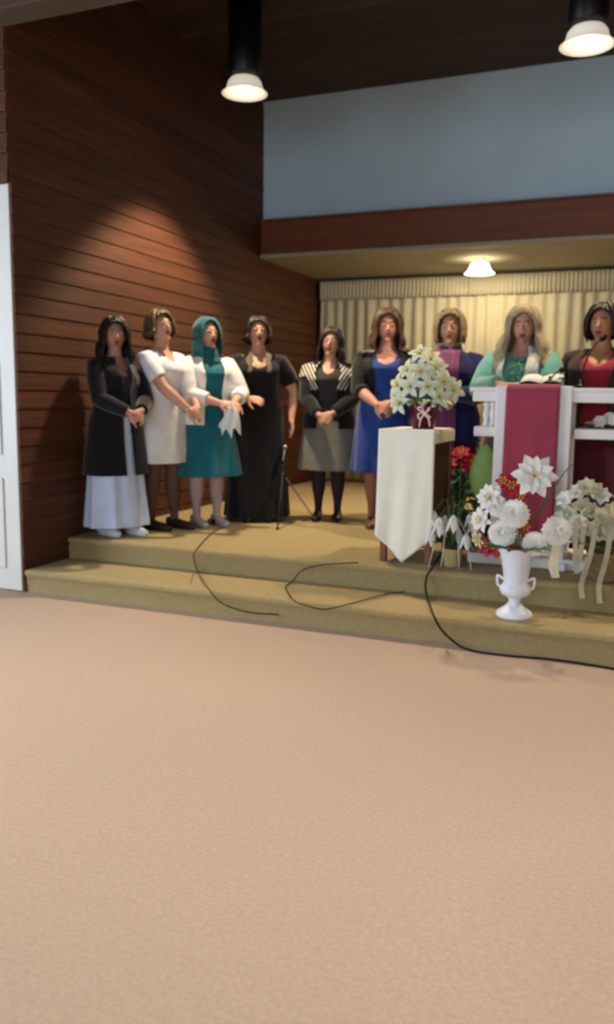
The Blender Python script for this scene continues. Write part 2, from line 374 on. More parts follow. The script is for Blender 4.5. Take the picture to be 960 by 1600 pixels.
def loft(g,zs,fn,n=40,cap=True):
    R=[]
    for q,z in enumerate(zs):
        row=[]
        for j in range(n):
            a=2*PI*j/n; row.append(fn(z,a,q))
        R.append(row)
    g.rings(R,cap); return g
def ik(S,W,l1,l2,hint):
    S,W,h=Vector(S),Vector(W),Vector(hint); d=W-S; L=min(d.length,(l1+l2)*.995); d.normalize(); W=S+d*L
    a=(l1*l1-l2*l2+L*L)/(2*L); hh=math.sqrt(max(l1*l1-a*a,0)); h=(h-d*h.dot(d)).normalized()
    return S+d*a+h*hh, W
def hand(g,W,d,n,side,curl=.45,spread=1.0):
    d=Vector(d).normalized(); n=Vector(n); n=(n-d*n.dot(d)).normalized(); u=d.cross(n)*side   # u points to the little finger; n = back of hand
    m=Matrix((u,d,n)).transposed()
    g.ell(W+d*.047,(.039,.052,.0165),m,12,8); g.ell(W+d*.072,(.037,.026,.014),m,12,6)
    for off,L,c0 in ((-.030,.066,.85),(-.010,.074,1),(.010,.069,1.05),(.029,.054,1.2)):
        p=W+d*.082+u*off*spread; dd=(d+u*off*2.2*spread).normalized(); P=[p-dd*.012]; a=0
        for k in range(3):
            P.append(p.copy()); a+=curl*c0*(.7 if k==0 else 1.0); q=(dd*math.cos(a)-n*math.sin(a)); p=p+q*L*(.45,.31,.24)[k]
        P.append(p); g.tube(P,[.0095,.0092,.0085,.0078,.0066],8)
    p=W+d*.022-u*.028; t=(d*.72-u*.62-n*.30).normalized(); P=[p]; 
    for k in range(3):
        p=p+t*(.036,.027,.022)[k]; P.append(p); t=(t+d*.25-n*.18*curl*2).normalized()
    g.tube(P,[.0135,.0115,.0098,.0082],8)
    return u
LIPH=(0,-.0885,-.052)
def head_parts(g,Mh,jaw=1.0,open_=.0):
    X=lambda p: Mh@Vector(p)
    R=[]; n=40; K=30
    for i in range(K+1):
        t=min(max(PI*i/K,.03),PI-.03); row=[]
        for j in range(n):
            a=2*PI*j/n; x=math.sin(t)*math.cos(a); y=math.sin(t)*math.sin(a); z=-math.cos(t)
            k=max(-z,0); px=x*.075*(1-.30*jaw*k**1.6); py=y*.094; pz=z*(.117 if z>0 else .112)
            if y<0: py*=.93*(1-.10*k)
            else: py*=1-.50*k**.8
            if y<0:
                for s in (-1,1):
                    d2=(px-s*.031)**2+(pz-.010)**2; py+=.0095*math.exp(-d2/(2*.0135**2))
                    d2=(px-s*.036)**2+(pz+.034)**2; py-=.0045*math.exp(-d2/(2*.018**2))
                py-=.004*math.exp(-((pz-.033)**2)/(2*.009**2))*max(0,1-abs(px)/.055)
            row.append(X((px,py,pz)))
        R.append(row)
    g.rings(R)
    m3=Mh.to_3x3()
    g.tube([X((0,-.080,.020)),X((0,-.091,.006)),X((0,-.101,-.010)),X((0,-.107,-.020))],[.006,.0072,.0092,.0112],8)
    for s in (-1,1):
        g.ell(X((s*.0105,-.096,-.024)),(.0078,.0095,.0065),m3,8,6)
        g.ell(X((s*.077,.008,-.006)),(.0075,.016,.029),m3@Matrix.Rotation(s*.25,3,'Z'),10,8)
        g.ell(X((s*.031,-.0778,.0172)),(.0172,.0092,.0066),m3,10,6); g.ell(X((s*.031,-.0765,.0015)),(.0165,.0075,.0042),m3,10,6)   # lids
    g.ell(X((0,-.080,-.093)),(.024,.017,.015),m3,10,8)
    g.ell(X((0,-.086,-.046)),(.020,.0075,.006),m3,10,6); g.ell(X((0,-.084,-.060-open_)),(.017,.0075,.007),m3,10,6)
NECKP=Vector((0,.0,1.40))
def person(label,pos,hgt,face,head=(0,0,0),hl=None,hr=None,build=1.0,skin='c99a82',legs=None,elbow=.8,open_=.002,hair=None,dir_l=None,dir_r=None,n_l=None,n_r=None,curl=.55,lean=0,feet=(0,0),lipc='9c4a48',brow='2a1c14',handvis=(1,1)):
    s=hgt/1.60; root=thing('person',label,'person',pos,math.radians(face)); root.scale=(s,s,s)
    P={'root':root,'b':build}
    yw,pt,tl=[math.radians(a) for a in head]
    Rh=Matrix.Rotation(yw,4,'Z')@Matrix.Rotation(pt,4,'X')@Matrix.Rotation(tl,4,'Y')
    Mh=Matrix.Translation(NECKP)@Rh@Matrix.Translation(Vector((0,-.012,.087))); P['Mh']=Mh
    g=G()
    loft(g,[t[0] for t in TS],lambda z,a,q:(lambda r:(r[0]*math.cos(a),r[1]*math.sin(a)+r[2],z))(sec(z,build)),28)
    g.tube([(0,.0,1.36),NECKP,Mh@Vector((0,.012,-.05))],[.052,.05,.05],14)
    head_parts(g,Mh,1,open_)
    sx=.158*(1+(build-1)*.6)
    for sd,tg in ((1,hl),(-1,hr)):
        S=Vector((sd*sx,.004,1.268)); tg=Vector(tg) if tg else Vector((sd*(.215+.12*(build-1)),-.05,.80))
        E,W=ik(S,tg,.268,.235,(sd*elbow,.5,-.6)); P['arm%+d'%sd]=(S,E,W)
        k=1+(build-1)*.7
        g.tube([S+Vector((-sd*.05,0,.008)),S,S.lerp(E,.35),S.lerp(E,.75),E,E.lerp(W,.3),E.lerp(W,.7),W,W+(W-E).normalized()*.02],
               [.046*k,.049*k,.045*k,.041*k,.0375*k,.0385*k,.032*k,.0255,.024],14)
        dd=(dir_l if sd>0 else dir_r) or (W-E); nn=(n_l if sd>0 else n_r) or (sd*.8,-.3,.5)
        hand(g,W,dd,nn,sd if True else 1,curl)
        P['hand%+d'%sd]=(W,Vector(dd).normalized())
    for sd in (1,-1):
        k=1+(build-1)*.8; fy=feet[0 if sd>0 else 1]
        A=Vector((sd*.083,.012+fy,.085)); 
        g.tube([(sd*.083,.005,.80),(sd*.088,-.002,.68),(sd*.086,.0+fy*.3,.56),(sd*.084,-.006+fy*.5,.46),(sd*.084,.010+fy*.7,.36),(sd*.083,.014+fy*.8,.28),(sd*.083,.012+fy,.16),A,(sd*.083,.014+fy,.045)],
               [.088*k,.082*k,.070*k,.054*k,.054*k,.052*k,.036,.031,.030],16)
        g.tube([(sd*.083,.045+fy,.036),(sd*.085,.0+fy,.045),(sd*.089,-.06+fy,.036),(sd*.092,-.12+fy,.026),(sd*.092,-.155+fy,.022)],[.028,.033,.033,.033,.022],12,flat=.75)
    me=remesh(g,.0062,3,.4)
    sk=mat('skin',skin,.55,.3,var=.05,vscale=18,sss=.12); mats=[sk]
    asg=None
    if legs:
        mats.append(mat('tights',legs,.7,.2,var=.05)); asg=lambda c:(c[:,2]<.72)
    P['body']=meshobj('body',me,mats,root,asg); P['skin']=sk
    m3=Mh.to_3x3()
    for sd in (-1,1):
        e=G(); e.ell((0,0,0),(.0108,.0105,.0088),None,14,10); e.cur=1; e.ell((0,-.0062,0),(.0066,.0052,.0064),None,10,7)
        e.v=[tuple(Mh@(Vector(v)+Vector((sd*.031,-.0735,.010)))) for v in e.v]; e.obj('eye',[M['eye'],M['iris']],root)
        g=G(); g.tube([Mh@Vector((sd*(.014+.012*i),-.0875+.0036*i*i*.55,.034+.0035*math.sin(i*1.1))) for i in range(4)],[.0022,.0032,.0028,.0014],6); g.obj('eyebrow',mat('brow',brow,.8,.1),root)
    lm=mat('lips',lipc,.4,.35,var=.05); g=G()
    for zz,zc in ((-.0455,.0018),(-.0595-open_,-.0025)):
        g.tube([Mh@Vector((x,-.0935+abs(x)*abs(x)*14,zz+(-zc if abs(x)<.002 else zc*(1-abs(x)/.022))+(0 if abs(x)<.018 else (-.004 if zz>-.05 else .004)))) for x in (-.022,-.013,-.005,0,.005,.013,.022)],[.001,.0032,.0040,.0036,.0040,.0032,.001],8)
    g.obj('lips',lm,root)
    G().ell(Mh@Vector((0,-.0885,-.0525-open_*.5)),(.0165,.0058,.0035+open_*.6),m3,14,8).obj('mouth',M['mouth'],root)
    return P
def shoe(P,m,feet=(0,0),heel=.02,chunky=1.0,sole=None):
    for sd in (1,-1):
        fy=feet[0 if sd>0 else 1]; g=G(); c=chunky; x=sd
        R=[]
        for y,w,h,z in ((.088,.016,.02,.045),(.078,.030,.040,.046),(.04,.036,.052,.040),(0,.037,.050,.040),(-.05,.040,.040,.034),(-.10,.044,.034,.030),(-.15,.040,.028,.026),(-.185,.024,.020,.022),(-.195,.010,.010,.02)):
            R.append([(x*(.086)+w*c*math.cos(a),y*1.0+fy,max(z+h*c*math.sin(a)*.8,.012)) for a in [2*PI*j/18 for j in range(18)]])
        g.rings(R); o=g.obj('shoe',m,P['root'])
        s=G(); s.rings([[ (x*.086+w*c*1.04*math.cos(a),-.055+fy+.137*math.sin(a),z) for a in [2*PI*j/24 for j in range(24)]] for w,z in ((.036,.001),(.040,.004),(.040,.016),(.036,.020))]); s.obj('sole',sole or m,o)
def dress(P,name,m,top=None,hem=.45,off=.012,flare=.25,fold=10,amp=.010,neck=.05,sleeve=0,sl_r=.012,vox=.009,waist=True,zt=1.33,hipx=0,ruffle=0):
    """closed garment: torso, skirt down to hem, sleeves over the arm paths"""
    b=P['b']; g=G(); ph=random.uniform(0,6)
    zs=[]; z=hem
    while z<zt-.012: zs.append(z); z+=.022
    zs.append(zt)
    def fn(z,a,q):
        zz=max(z,.86 if hem<.86 else z); rx,ry,yc=sec(zz,b); o=off
        if z<.86 and hem<.80: 
            t=(.86-z)/(.86-hem); f=.17*flare*t*(.86-hem)/.4; rx+=f; ry+=f; o+=amp*t*math.sin(fold*a+ph+z*1.5)+amp*.5*t*math.sin(fold*1.7*a+z*3)
        if z>1.27: o=off*.8
        if not waist: rx=max(rx,.150*b); ry=max(ry,.112*b) if z<1.24 else ry
        c=max(0,-math.sin(a)); zd=z; o_=o
        if z>1.22: zd=z-neck*1.35*(1 if c>0 else 0)*max(0,1-abs(math.cos(a))*(rx+o)/.085)*((z-1.22)/(zt-1.22))
        return ((rx+o)*math.cos(a)*(1+hipx*(z<.95)),(ry+o)*math.sin(a)+yc,zd)
    loft(g,zs,fn,48)
    for sd in (1,-1):
        if sleeve<=0:
            continue
        S,E,W=P['arm%+d'%sd]; k=(1+(b-1)*.7)
        pts=[S+Vector((-sd*.05,0,.004)),S]; rad=[.046*k+sl_r*.6,.050*k+sl_r*.7]
        tot=.5; 
        for f,r in ((.18,.050),(.35,.046),(.5,.042),(.62,.044),(.8,.036),(.97,.030)):
            if f>sleeve+.001: break
            p=S.lerp(E,f*2) if f<=.5 else E.lerp(W,(f-.5)*2); pts.append(p); rad.append(r*k+sl_r*(1+.25*math.sin(f*40)))
        g.tube(pts,rad,16,round_=False)
    me=remesh(g,vox,3,.4); return meshobj(name,me,[m],P['root'])
def jacket(P,name,m,hem=.72,off=.024,gap=.35,lap=.5,sleeve=.97,sl_r=.016,vox=.0075,flare=.12,zt=1.335,thick=.014,zn=1.12,mats2=None,assign=None):
    """open-fronted shell with sleeves; gap = half opening angle at hem, lap = opening at neck"""
    b=P['b']; g=G(); ph=random.uniform(0,6); n=56; rows=[]
    z=hem; zs=[]
    while z<zt-.012: zs.append(z); z+=.022
    zs.append(zt)
    def pt(z,a,o):
        zz=max(z,.84); rx,ry,yc=sec(zz,b); rx=max(rx,.140*b*(1 if z<1.2 else 0)); t=max(0,(.9-z)); 
        rx+=flare*t*.5; ry+=flare*t*.5; o+=.006*min(1,t*3)*math.sin(6*a+ph)
        return Vector(((rx+o)*math.cos(a),(ry+o)*math.sin(a)+yc,z))
    O=[];I=[]
    for z in zs:
        gp=gap if z<zn else gap+(lap-gap)*((z-zn)/(zt-zn))**.9
        a0=-PI/2+gp; a1=-PI/2+2*PI-gp
        O.append([pt(z,a0+(a1-a0)*i/n,off) for i in range(n+1)]); I.append([pt(z,a0+(a1-a0)*i/n,off-thick) for i in range(n+1)])
    R=[o+list(reversed(i)) for o,i in zip(O,I)]
    g.rings(R,True)
    for sd in (1,-1):
        S,E,W=P['arm%+d'%sd]; k=(1+(b-1)*.7)
        pts=[S+Vector((-sd*.05,0,.006)),S]; rad=[.046*k+sl_r*.6,.051*k+sl_r*.7]
        for f,r in ((.18,.051),(.35,.047),(.5,.044),(.62,.045),(.8,.037),(.97,.031)):
            if f>sleeve+.001: break
            p=S.lerp(E,f*2) if f<=.5 else E.lerp(W,(f-.5)*2); pts.append(p); rad.append(r*k+sl_r*(1+.25*math.sin(f*37)))
        g.tube(pts,rad,16,round_=False)
    me=remesh(g,vox,2,.4); return meshobj(name,me,[m]+(mats2 or []),P['root'],assign)
def hair(P,m,length=.25,vol=.012,front=52,strand=.005,wave=.0,name='hair',flare=.02,part=0,fr_ang=48,n=84,garment=.03,curly=0,hl=None):
    """scalp cap that falls into hanging lengths at the sides and back; length is measured below the ear line"""
    Mh=P['Mh']; b=P['b']; g=G(); n1,n2=9,10; r=random.Random(len(P['root'].name)+int(length*100)); ph=[r.uniform(0,6) for _ in range(6)]
    grid=[]
    for j in range(n):
        az=-PI+2*PI*j/n; deg=abs(math.degrees(az)); fr=deg<front
        tm=math.radians(fr_ang+(deg/front)**2*22) if fr else math.radians(102)
        col=[]
        for i in range(n1+1):
            t=tm*i/n1
            o=vol+strand*math.sin(az*19+ph[0]+2*math.sin(t*3+ph[1]))*min(1,t*2)+strand*.5*math.sin(az*41+ph[2])
            o+=.012*math.sin(min(t*2,PI/2))*(0 if fr else 1)
            if curly: o+=curly*math.sin(t*14+az*7+ph[3])*math.sin(az*13+t*4)
            px=(.076+o)*math.sin(t)*math.sin(az); py=-(.096+o)*math.sin(t)*math.cos(az)+.004; pz=(.119+o)*math.cos(t)
            if abs(az)<.02+.0: pass
            col.append(Mh@Vector((px,py,pz)))
        base=col[-1].copy(); ctr=Mh@Vector((0,.01,0)); rad=Vector((base.x-ctr.x,base.y-ctr.y,0)).normalized()
        for i in range(1,n2+1):
            t=i/n2; L=length*(1+.10*math.sin(az*5+ph[4])-.12*(1 if deg<75 else 0))
            p=base+Vector((0,0,-L*t))+rad*(flare*math.sin(t*PI*.9)-.012*t)
            o=strand*math.sin(az*19+ph[0]+t*3)+wave*math.sin(t*12+az*3+ph[5])+(curly*math.sin(t*17+az*9+ph[3])*math.sin(az*15+t*5) if curly else 0)
            p+=rad*o
            if p.z<1.37:
                rx,ry,yc=sec(max(p.z,1.0),b); f=max(0,min(1,(1.37-p.z)/.06)); rx=max(rx,.16*b*min(1,f+.0)) if p.z<1.31 else rx+.03*f; rx+=garment; ry+=garment+.008
                q=math.hypot(p.x/rx,(p.y-yc)/ry)
                if q<1.0 and q>1e-4: p=Vector((p.x/q,yc+(p.y-yc)/q,p.z))
            col.append(p)
        grid.append((col,fr))
    K=n1+n2+1
    for col,_ in grid: g.v+=[tuple(p) for p in col]
    for j in range(n):
        k=(j+1)%n; lim=n1 if (grid[j][1] or grid[k][1]) else K-1
        for i in range(lim): g.f.append((j*K+i,k*K+i,k*K+i+1,j*K+i+1)); g.m.append(0)
    o=g.obj(name,m,P['root']); solid(o,.010,-1)
    # separate locks over the cap
    g=G()
    for q in range(46):
        j=r.randrange(n); col,fr=grid[j]
        if fr: col=col[:n1+1]
        st=1 if not fr else 0
        pts=[c+ (c-(Mh@Vector((0,0,0)))).normalized()*.002+Vector((r.uniform(-1,1)*.002,r.uniform(-1,1)*.002,0)) for c in col[st::2]]
        if not fr: pts[-1]=pts[-1]+Vector((0,0,-r.uniform(0,.04)))
        rr=r.uniform(.004,.008); g.tube(pts,[rr*.5]+[rr]*(len(pts)-2)+[rr*.25],6)
    g.obj('hair_locks',hl or m,P['root'])
    return o
def headscarf(P,m,vol=.016,front=62,drop=.17,name='headscarf',spread=.0,fr_ang=62):
    o=hair(P,m,drop,vol,front,.0016,0,name,.012+spread,0,fr_ang,72,.032)
    lk=[c for c in P['root'].children if c.name.startswith('hair_locks')][-1]; D.objects.remove(lk)
    for md in o.modifiers: md.thickness=.005
    return o
def wrap(P,name,m,z0=1.30,z1=1.40,r=.075,amp=.006,th=.012):
    g=G(); R=[]
    for i in range(9):
        t=i/8; z=z0+(z1-z0)*t; rr=r*(1.25-.35*t)
        R.append([(rr*math.cos(a)*1.12,rr*math.sin(a)*1.05+.0,z+.012*math.sin(a*2+1)-.025*max(0,-math.sin(a))*(1-t)+amp*math.sin(t*14+a)) for a in [2*PI*j/36 for j in range(36)]])
    o=g.rings(R,False).obj(name,m,P['root']); solid(o,th); return o
def chain(P,name,m,z=1.30,drop=.10,r=.0022,b=None,off=.018):
    b=P['b']; pts=[]
    for i in range(25):
        a=-PI/2+(i/24-.5)*2.4; k=1-abs(i/12-1)**1.6
        zz=1.365-(.03+drop)*k; rx,ry,yc=sec(zz,b); pts.append((max(rx,.055)*math.cos(a)*(.62 if zz<1.3 else .9)*1.0,yc+(ry+off)*math.sin(a),zz))
    o=G().tube(pts,r,6).obj(name,m,P['root'])
    return o
def panel_strip(P,name,m,x0,w,z0,z1,off=.03,th=.008,amp=.006,taper=1.0):
    """hanging scarf end in front of the body"""
    b=P['b']; g=G(); n=20; k=8
    for i in range(n+1):
        z=z0+(z1-z0)*i/n; rx,ry,yc=sec(max(z,.84),b); ww=w*(1+(taper-1)*i/n)
        for j in range(k+1):
            x=x0+ww*(j/k-.5); q=max(0,1-(x/(rx+.02))**2); y=yc-(ry+off)*math.sqrt(q)-.002+amp*math.sin(j*2.2+i*.15)
            g.v.append((x+.004*math.sin(i*.5),y,z))
    for i in range(n):
        for j in range(k): a=i*(k+1)+j; g.f.append((a,a+1,a+k+2,a+k+1)); g.m.append(0)
    return solid(g.obj(name,m,P['root']),th)
def torus_at(P,name,m,c,d,R,r):
    d=Vector(d).normalized(); u=d.orthogonal().normalized(); v=d.cross(u)
    pts=[Vector(c)+(u*math.cos(a)+v*math.sin(a))*R for a in [2*PI*i/20 for i in range(21)]]
    return G().tube(pts,r,6,False).obj(name,m,P['root'])
FAB=lambda n,c,**k: mat(n,c,.85,.12,var=.08,vscale=9,bump=.35,bscale=26,sheen=.25,**k)
def place(u,vt,vb,extra=.0):
    p=onz(u,vb,ZS+.002); h=ony(u,vt,p.y).z-ZS-.012+extra; return p,h
CL=dict(hl=(.055,-.235,.93),hr=(-.05,-.25,.915),dir_l=(-.75,-.45,-.35),dir_r=(.8,-.35,-.35),n_l=(.3,-.8,.5),n_r=(-.2,-.9,.5),elbow=1.0,curl=.5)
def clasp(y=-.235,z=.93): d=dict(CL); d['hl']=(.058,y,z+.012); d['hr']=(-.058,y-.012,z); return d
HAIR_D=mat('dark_brown_hair','1e1512',.5,.35,var=.25,vscale=14); HAIR_B=mat('brown_hair','4a3424',.5,.35,var=.25,vscale=14)
HAIR_L=mat('light_brown_hair','86704c',.5,.35,var=.2,vscale=14); HAIR_A=mat('ash_blond_hair','9c8a68',.5,.35,var=.2,vscale=14)
# 1 long black coat over a long pale blue skirt
p=Vector((-3.445,4.90,ZS+.002)); h=ony(185,499,4.90).z-ZS-.012
P=person('person in long black coat over a floor-length pale blue skirt, hands clasped',p,h,68,(-22,-3,0),skin='b98878',build=1.04,feet=(-.06,.04),**clasp(-.25,.93))
dress(P,'skirt',FAB('pale_blue_skirt','c4d6f8'),hem=.07,flare=.20,fold=9,amp=.014,zt=.98,off=.016)
dress(P,'blouse',FAB('charcoal_blouse','2c2c30'),hem=.90,neck=.05,zt=1.335,off=.010)
jacket(P,'coat',FAB('black_coat','15161c'),hem=.46,off=.030,gap=.14,lap=.42,flare=.24,sl_r=.020)
panel_strip(P,'scarf',FAB('grey_scarf','5c5c60'),.055,.045,1.33,.92,.046)
hair(P,HAIR_D,.27,.016,50,.006,.006,flare=.03,curly=.006)
shoe(P,mat('white_shoe','dfe2ea',.5,.4,var=.03),(-.06,.04),chunky=1.1)
# 2 white short-sleeved dress
p,h=place(252,487,824); p=Vector((p.x+.03,p.y-.02,p.z))
P=person('person in white short-sleeved dress with hair pinned up, second from the left',p,h,78,(-12,-12,0),skin='c89a82',legs='5e4640',build=1.16,feet=(-.05,.03),**clasp(-.30,.90))
dress(P,'dress',FAB('white_dress','e8ebf0'),hem=.50,flare=.12,fold=7,amp=.006,neck=.03,sleeve=.35,sl_r=.012)
hair(P,mat('olive_blond_hair','5c4c30',.5,.35,var=.25,vscale=14),.02,.014,56,.004,fr_ang=50)
bn=G(); bn.ell(P['Mh']@Vector((0,.088,.065)),(.046,.04,.044),None,16,10)
for i in range(7): a=i*.9; bn.tube([P['Mh']@Vector((.046*math.cos(a+t)*.9,.088+.03*math.sin(a*2+t),.065+.044*math.sin(a+t))) for t in (0,.4,.8,1.2)],.008,6)
bn.obj('hair_bun',HAIR_L,P['root'])
W,dv=P['hand-1']; torus_at(P,'bracelet',M['silver'],W-dv*.02,dv,.031,.004)
shoe(P,mat('dark_shoe','2c2422',.4,.4,var=.05),(-.05,.03),chunky=.98)
# 3 teal headscarf and dress, white cardigan
p,h=place(325,499,820)
P=person('person in teal headscarf and dress with white cardigan',p,h,52,(6,-6,0),skin='d2a48c',legs='b49a9c',build=1.12,feet=(0,.02),hl=(.10,-.30,.98),hr=(-.02,-.27,.97),dir_l=(-.3,-.8,-.4),dir_r=(.7,-.6,-.1),n_l=(.3,-.5,.8),n_r=(-.3,-.6,.7),elbow=1.0,curl=.45)
dress(P,'dress',FAB('teal_dress','1a6676'),hem=.40,flare=.42,fold=9,amp=.014,neck=.02)
jacket(P,'cardigan',FAB('white_cardigan','efefec'),hem=.80,off=.028,gap=.40,lap=.52,sl_r=.022,sleeve=.8)
hair(P,HAIR_B,.01,.006,52,.002,fr_ang=46); headscarf(P,FAB('teal_scarf','1f6468'),.020,46,.15,fr_ang=40)
wrap(P,'scarf_wrap',D.materials['teal_scarf'],1.30,1.40,.080)
shoe(P,mat('silver_shoe','b4aeb4',.35,.5,metal=.3,var=.05),(0,.02),chunky=1.0)
P3=P
# 4 long black dress, bare arm
p,h=place(402,497,812)
P=person('person in long black dress with bare forearms beside a mic stand',p,h,30,(2,-8,0),skin='c8967e',build=1.16,hl=(.27,-.06,.82),hr=(-.10,-.27,.98),dir_l=(.10,-.25,-1),n_l=(1,-.1,.1),dir_r=(.7,-.6,-.1),n_r=(-.3,-.6,.7),curl=.35)
dress(P,'dress',FAB('black_dress','17171a'),hem=.03,flare=.16,fold=9,amp=.012,neck=.10,sleeve=.38,sl_r=.022)
hair(P,HAIR_D,.03,.010,54,.004,fr_ang=50)
g=G(); g.ell(P['Mh']@Vector((0,.10,.03)),(.05,.035,.05),None,14,9); g.obj('hair_bun',HAIR_D,P['root'])
panel_strip(P,'sheer_collar',FAB('olive_sheer_scarf','6a5c46'),-.075,.05,1.335,1.18,.030,taper=.5); panel_strip(P,'sheer_collar',FAB('olive_sheer_scarf','6a5c46'),.075,.05,1.335,1.18,.030,taper=.5)
chain(P,'necklace',M['gold'],drop=.08,off=.024)
shoe(P,M['black'])
# 5 striped shawl, grey skirt
p,h=place(512,514,811)
P=person('person in black and white striped shawl collar and knee-length grey skirt',p,h,14,(-4,-4,6),skin='c4937a',legs='2e2024',build=1.16,**clasp(-.25,.90))
dress(P,'skirt',FAB('grey_skirt','76736a'),hem=.43,flare=.34,fold=8,amp=.008,zt=1.0,off=.014)
dress(P,'blouse',FAB('dark_grey_blouse','33322e'),hem=.84,neck=.05,zt=1.335,off=.018)
jacket(P,'jacket',FAB('black_jacket','141414'),hem=.78,off=.028,gap=.42,lap=.55,sl_r=.018)
jacket(P,'striped_collar',stripes('zebra_stripes','1c1b19','d4d0c2',230,-.55),hem=1.10,off=.044,gap=.42,lap=.62,sleeve=.20,sl_r=.030,thick=.012,zt=1.345)
hair(P,HAIR_D,.16,.010,50,.005,flare=.02)
shoe(P,M['black'])
# 6 royal blue dress, black cardigan
p,h=place(598,487,822)
P=person('person in royal blue dress under a black cardigan, beside the draped plant stand',p,h,14,(4,-2,0),skin='c48a72',legs='8a5a48',build=1.20,**clasp(-.27,.93))
dress(P,'dress',FAB('royal_blue_dress','1f3a7c'),hem=.42,flare=.20,fold=8,amp=.010,neck=.09,off=.014)
jacket(P,'cardigan',FAB('black_cardigan','121313'),hem=1.00,off=.028,gap=.42,lap=.62,sleeve=.62,sl_r=.018)
hair(P,HAIR_B,.17,.018,48,.006,.004,flare=.025)
W,dv=P['hand+1']; torus_at(P,'bracelet',M['gold'],W-dv*.02,dv,.031,.0035)
chain(P,'necklace',M['silver'],drop=.02,off=.018)
shoe(P,mat('tan_shoe','6e4636',.4,.4,var=.05))
# 7 navy blazer, purple scarf
p=ony(705,488,5.87); h=p.z-ZS-.012; p=Vector((p.x,5.87,ZS+.002))
P=person('person in navy blazer with a long purple scarf and short fair hair',p,h,8,(0,-2,0),skin='b58868',legs='2a2230',build=1.22,**clasp(-.25,1.02))
dress(P,'skirt',FAB('navy_skirt','20203c'),hem=.42,flare=.2,fold=8,amp=.008,zt=1.0,off=.014)
dress(P,'blouse',FAB('plum_blouse','5a3048'),hem=.86,neck=.04,zt=1.335,off=.014)
jacket(P,'blazer',FAB('navy_blazer','1f2150'),hem=.70,off=.030,gap=.30,lap=.52,sl_r=.022)
sc=FAB('purple_scarf','6c3458'); panel_strip(P,'scarf',sc,.03,.10,1.34,.60,.05,taper=.7); panel_strip(P,'scarf',sc,-.05,.09,1.34,.80,.046); wrap(P,'scarf_wrap',sc,1.30,1.375,.074)
hair(P,HAIR_L,.05,.018,52,.006,flare=.006,fr_ang=44)
W,dv=P['hand+1']; torus_at(P,'bracelet',M['silver'],W-dv*.02,dv,.031,.0035)
shoe(P,M['black'])
# 8 turquoise top, behind the pulpit
p=ony(820,482,5.62); h=p.z-ZS-.012; p=Vector((p.x,5.62,ZS+.002))
P=person('person in turquoise top with long fair hair, hands on the white pulpit',p,h,2,(2,4,0),skin='bd8c78',legs='3a3030',build=1.22,hl=(.06,-.36,1.10),hr=(-.10,-.36,1.10),dir_l=(-.75,-.6,.0),dir_r=(.75,-.6,.0),n_l=(0,-.3,1),n_r=(0,-.3,1),elbow=.85,curl=.4)
dress(P,'skirt',FAB('dark_skirt','3a2a2c'),hem=.30,flare=.2,fold=8,amp=.010,zt=1.0,off=.014)
dress(P,'top',FAB('turquoise_top','639e94'),hem=.80,neck=.05,sleeve=.97,sl_r=.026,off=.022,flare=.1)
g=G(); r=random.Random(5)
for i in range(120):
    z=r.uniform(1.02,1.28); x=r.uniform(-.085,.085)*(1 if z<1.22 else .7); rx,ry,yc=sec(z,1.22); y=yc-(ry+.030)*math.sqrt(max(0,1-(x/rx)**2))
    a=r.uniform(0,6); g.ell((x,y,z),(.016,.006,.012),Matrix.Rotation(a,3,'Y')@Matrix.Rotation(r.uniform(-.6,.6),3,'X'),6,4)
g.obj('frill',FAB('sea_green_frill','4d8a74'),P['root'])
hair(P,HAIR_A,.34,.018,48,.006,.006,flare=.03)
sw=FAB('sheer_white_scarf','c9cabf'); headscarf(P,FAB('sheer_veil','c4b690',alpha=.35),.032,44,.22,'veil',.05,38)
panel_strip(P,'scarf',sw,.085,.075,1.36,1.0,.06); panel_strip(P,'scarf',sw,-.135,.07,1.33,1.05,.06)
shoe(P,M['black'])
# 9 red top, dark jacket
p=ony(945,478,5.80); h=p.z-ZS-.012; p=Vector((p.x,5.80,ZS+.002))
P=person('person in red top and dark brown jacket at the right edge of the photo',p,h,-6,(-8,0,0),skin='b07a58',legs='2e2024',build=1.20)
dress(P,'skirt',FAB('maroon_skirt','4a1626'),hem=.20,flare=.30,fold=8,amp=.012,zt=1.0,off=.014)
dress(P,'top',FAB('red_top','8e2232'),hem=.84,neck=.09,zt=1.335,off=.018)
jacket(P,'jacket',FAB('dark_brown_jacket','3a2824'),hem=.72,off=.034,gap=.38,lap=.62,sl_r=.024)
hair(P,HAIR_D,.05,.016,52,.005,flare=.01,fr_ang=46)
chain(P,'necklace',M['gold'],drop=.05,off=.022,r=.003)
shoe(P,M['black'])
# ------------------------------------------------------------------ cloth-draped stand
t=thing('plant_stand','tall wooden plant stand with white top, left of the pulpit','stand',(-1.28,5.04,ZS))
sx0,sx1,sy0,sy1,sz=-.155,.165,-.26,.26,.805
bev(G().box((sx0-.012,sy0-.012,sz-.075),(sx1+.012,sy1+.012,sz)).obj('top',M['cloth_white'] if 0 else mat('cream_table_top','cfc6ae',.5,.4,var=.05,vscale=6),t,False),.006)
for x in (sx0,sx1-.04):
    for y in (sy0,sy1-.04): bev(G().box((x,y,0),(x+.04,y+.04,sz-.07)).obj('leg',M['wood_leg'],t,False),.004)
bev(G().box((sx0+.01,sy0+.01,.10),(sx1-.01,sy1-.01,.125)).obj('shelf',M['wood_leg'],t,False),.003)
bev(G().box((sx1-.03,sy0+.04,.125),(sx1-.012,sy1-.04,sz-.075)).obj('side_panel',mat('dark_table_panel','3c2620',.5,.3,var=.2,vscale=5),t,False),.003)
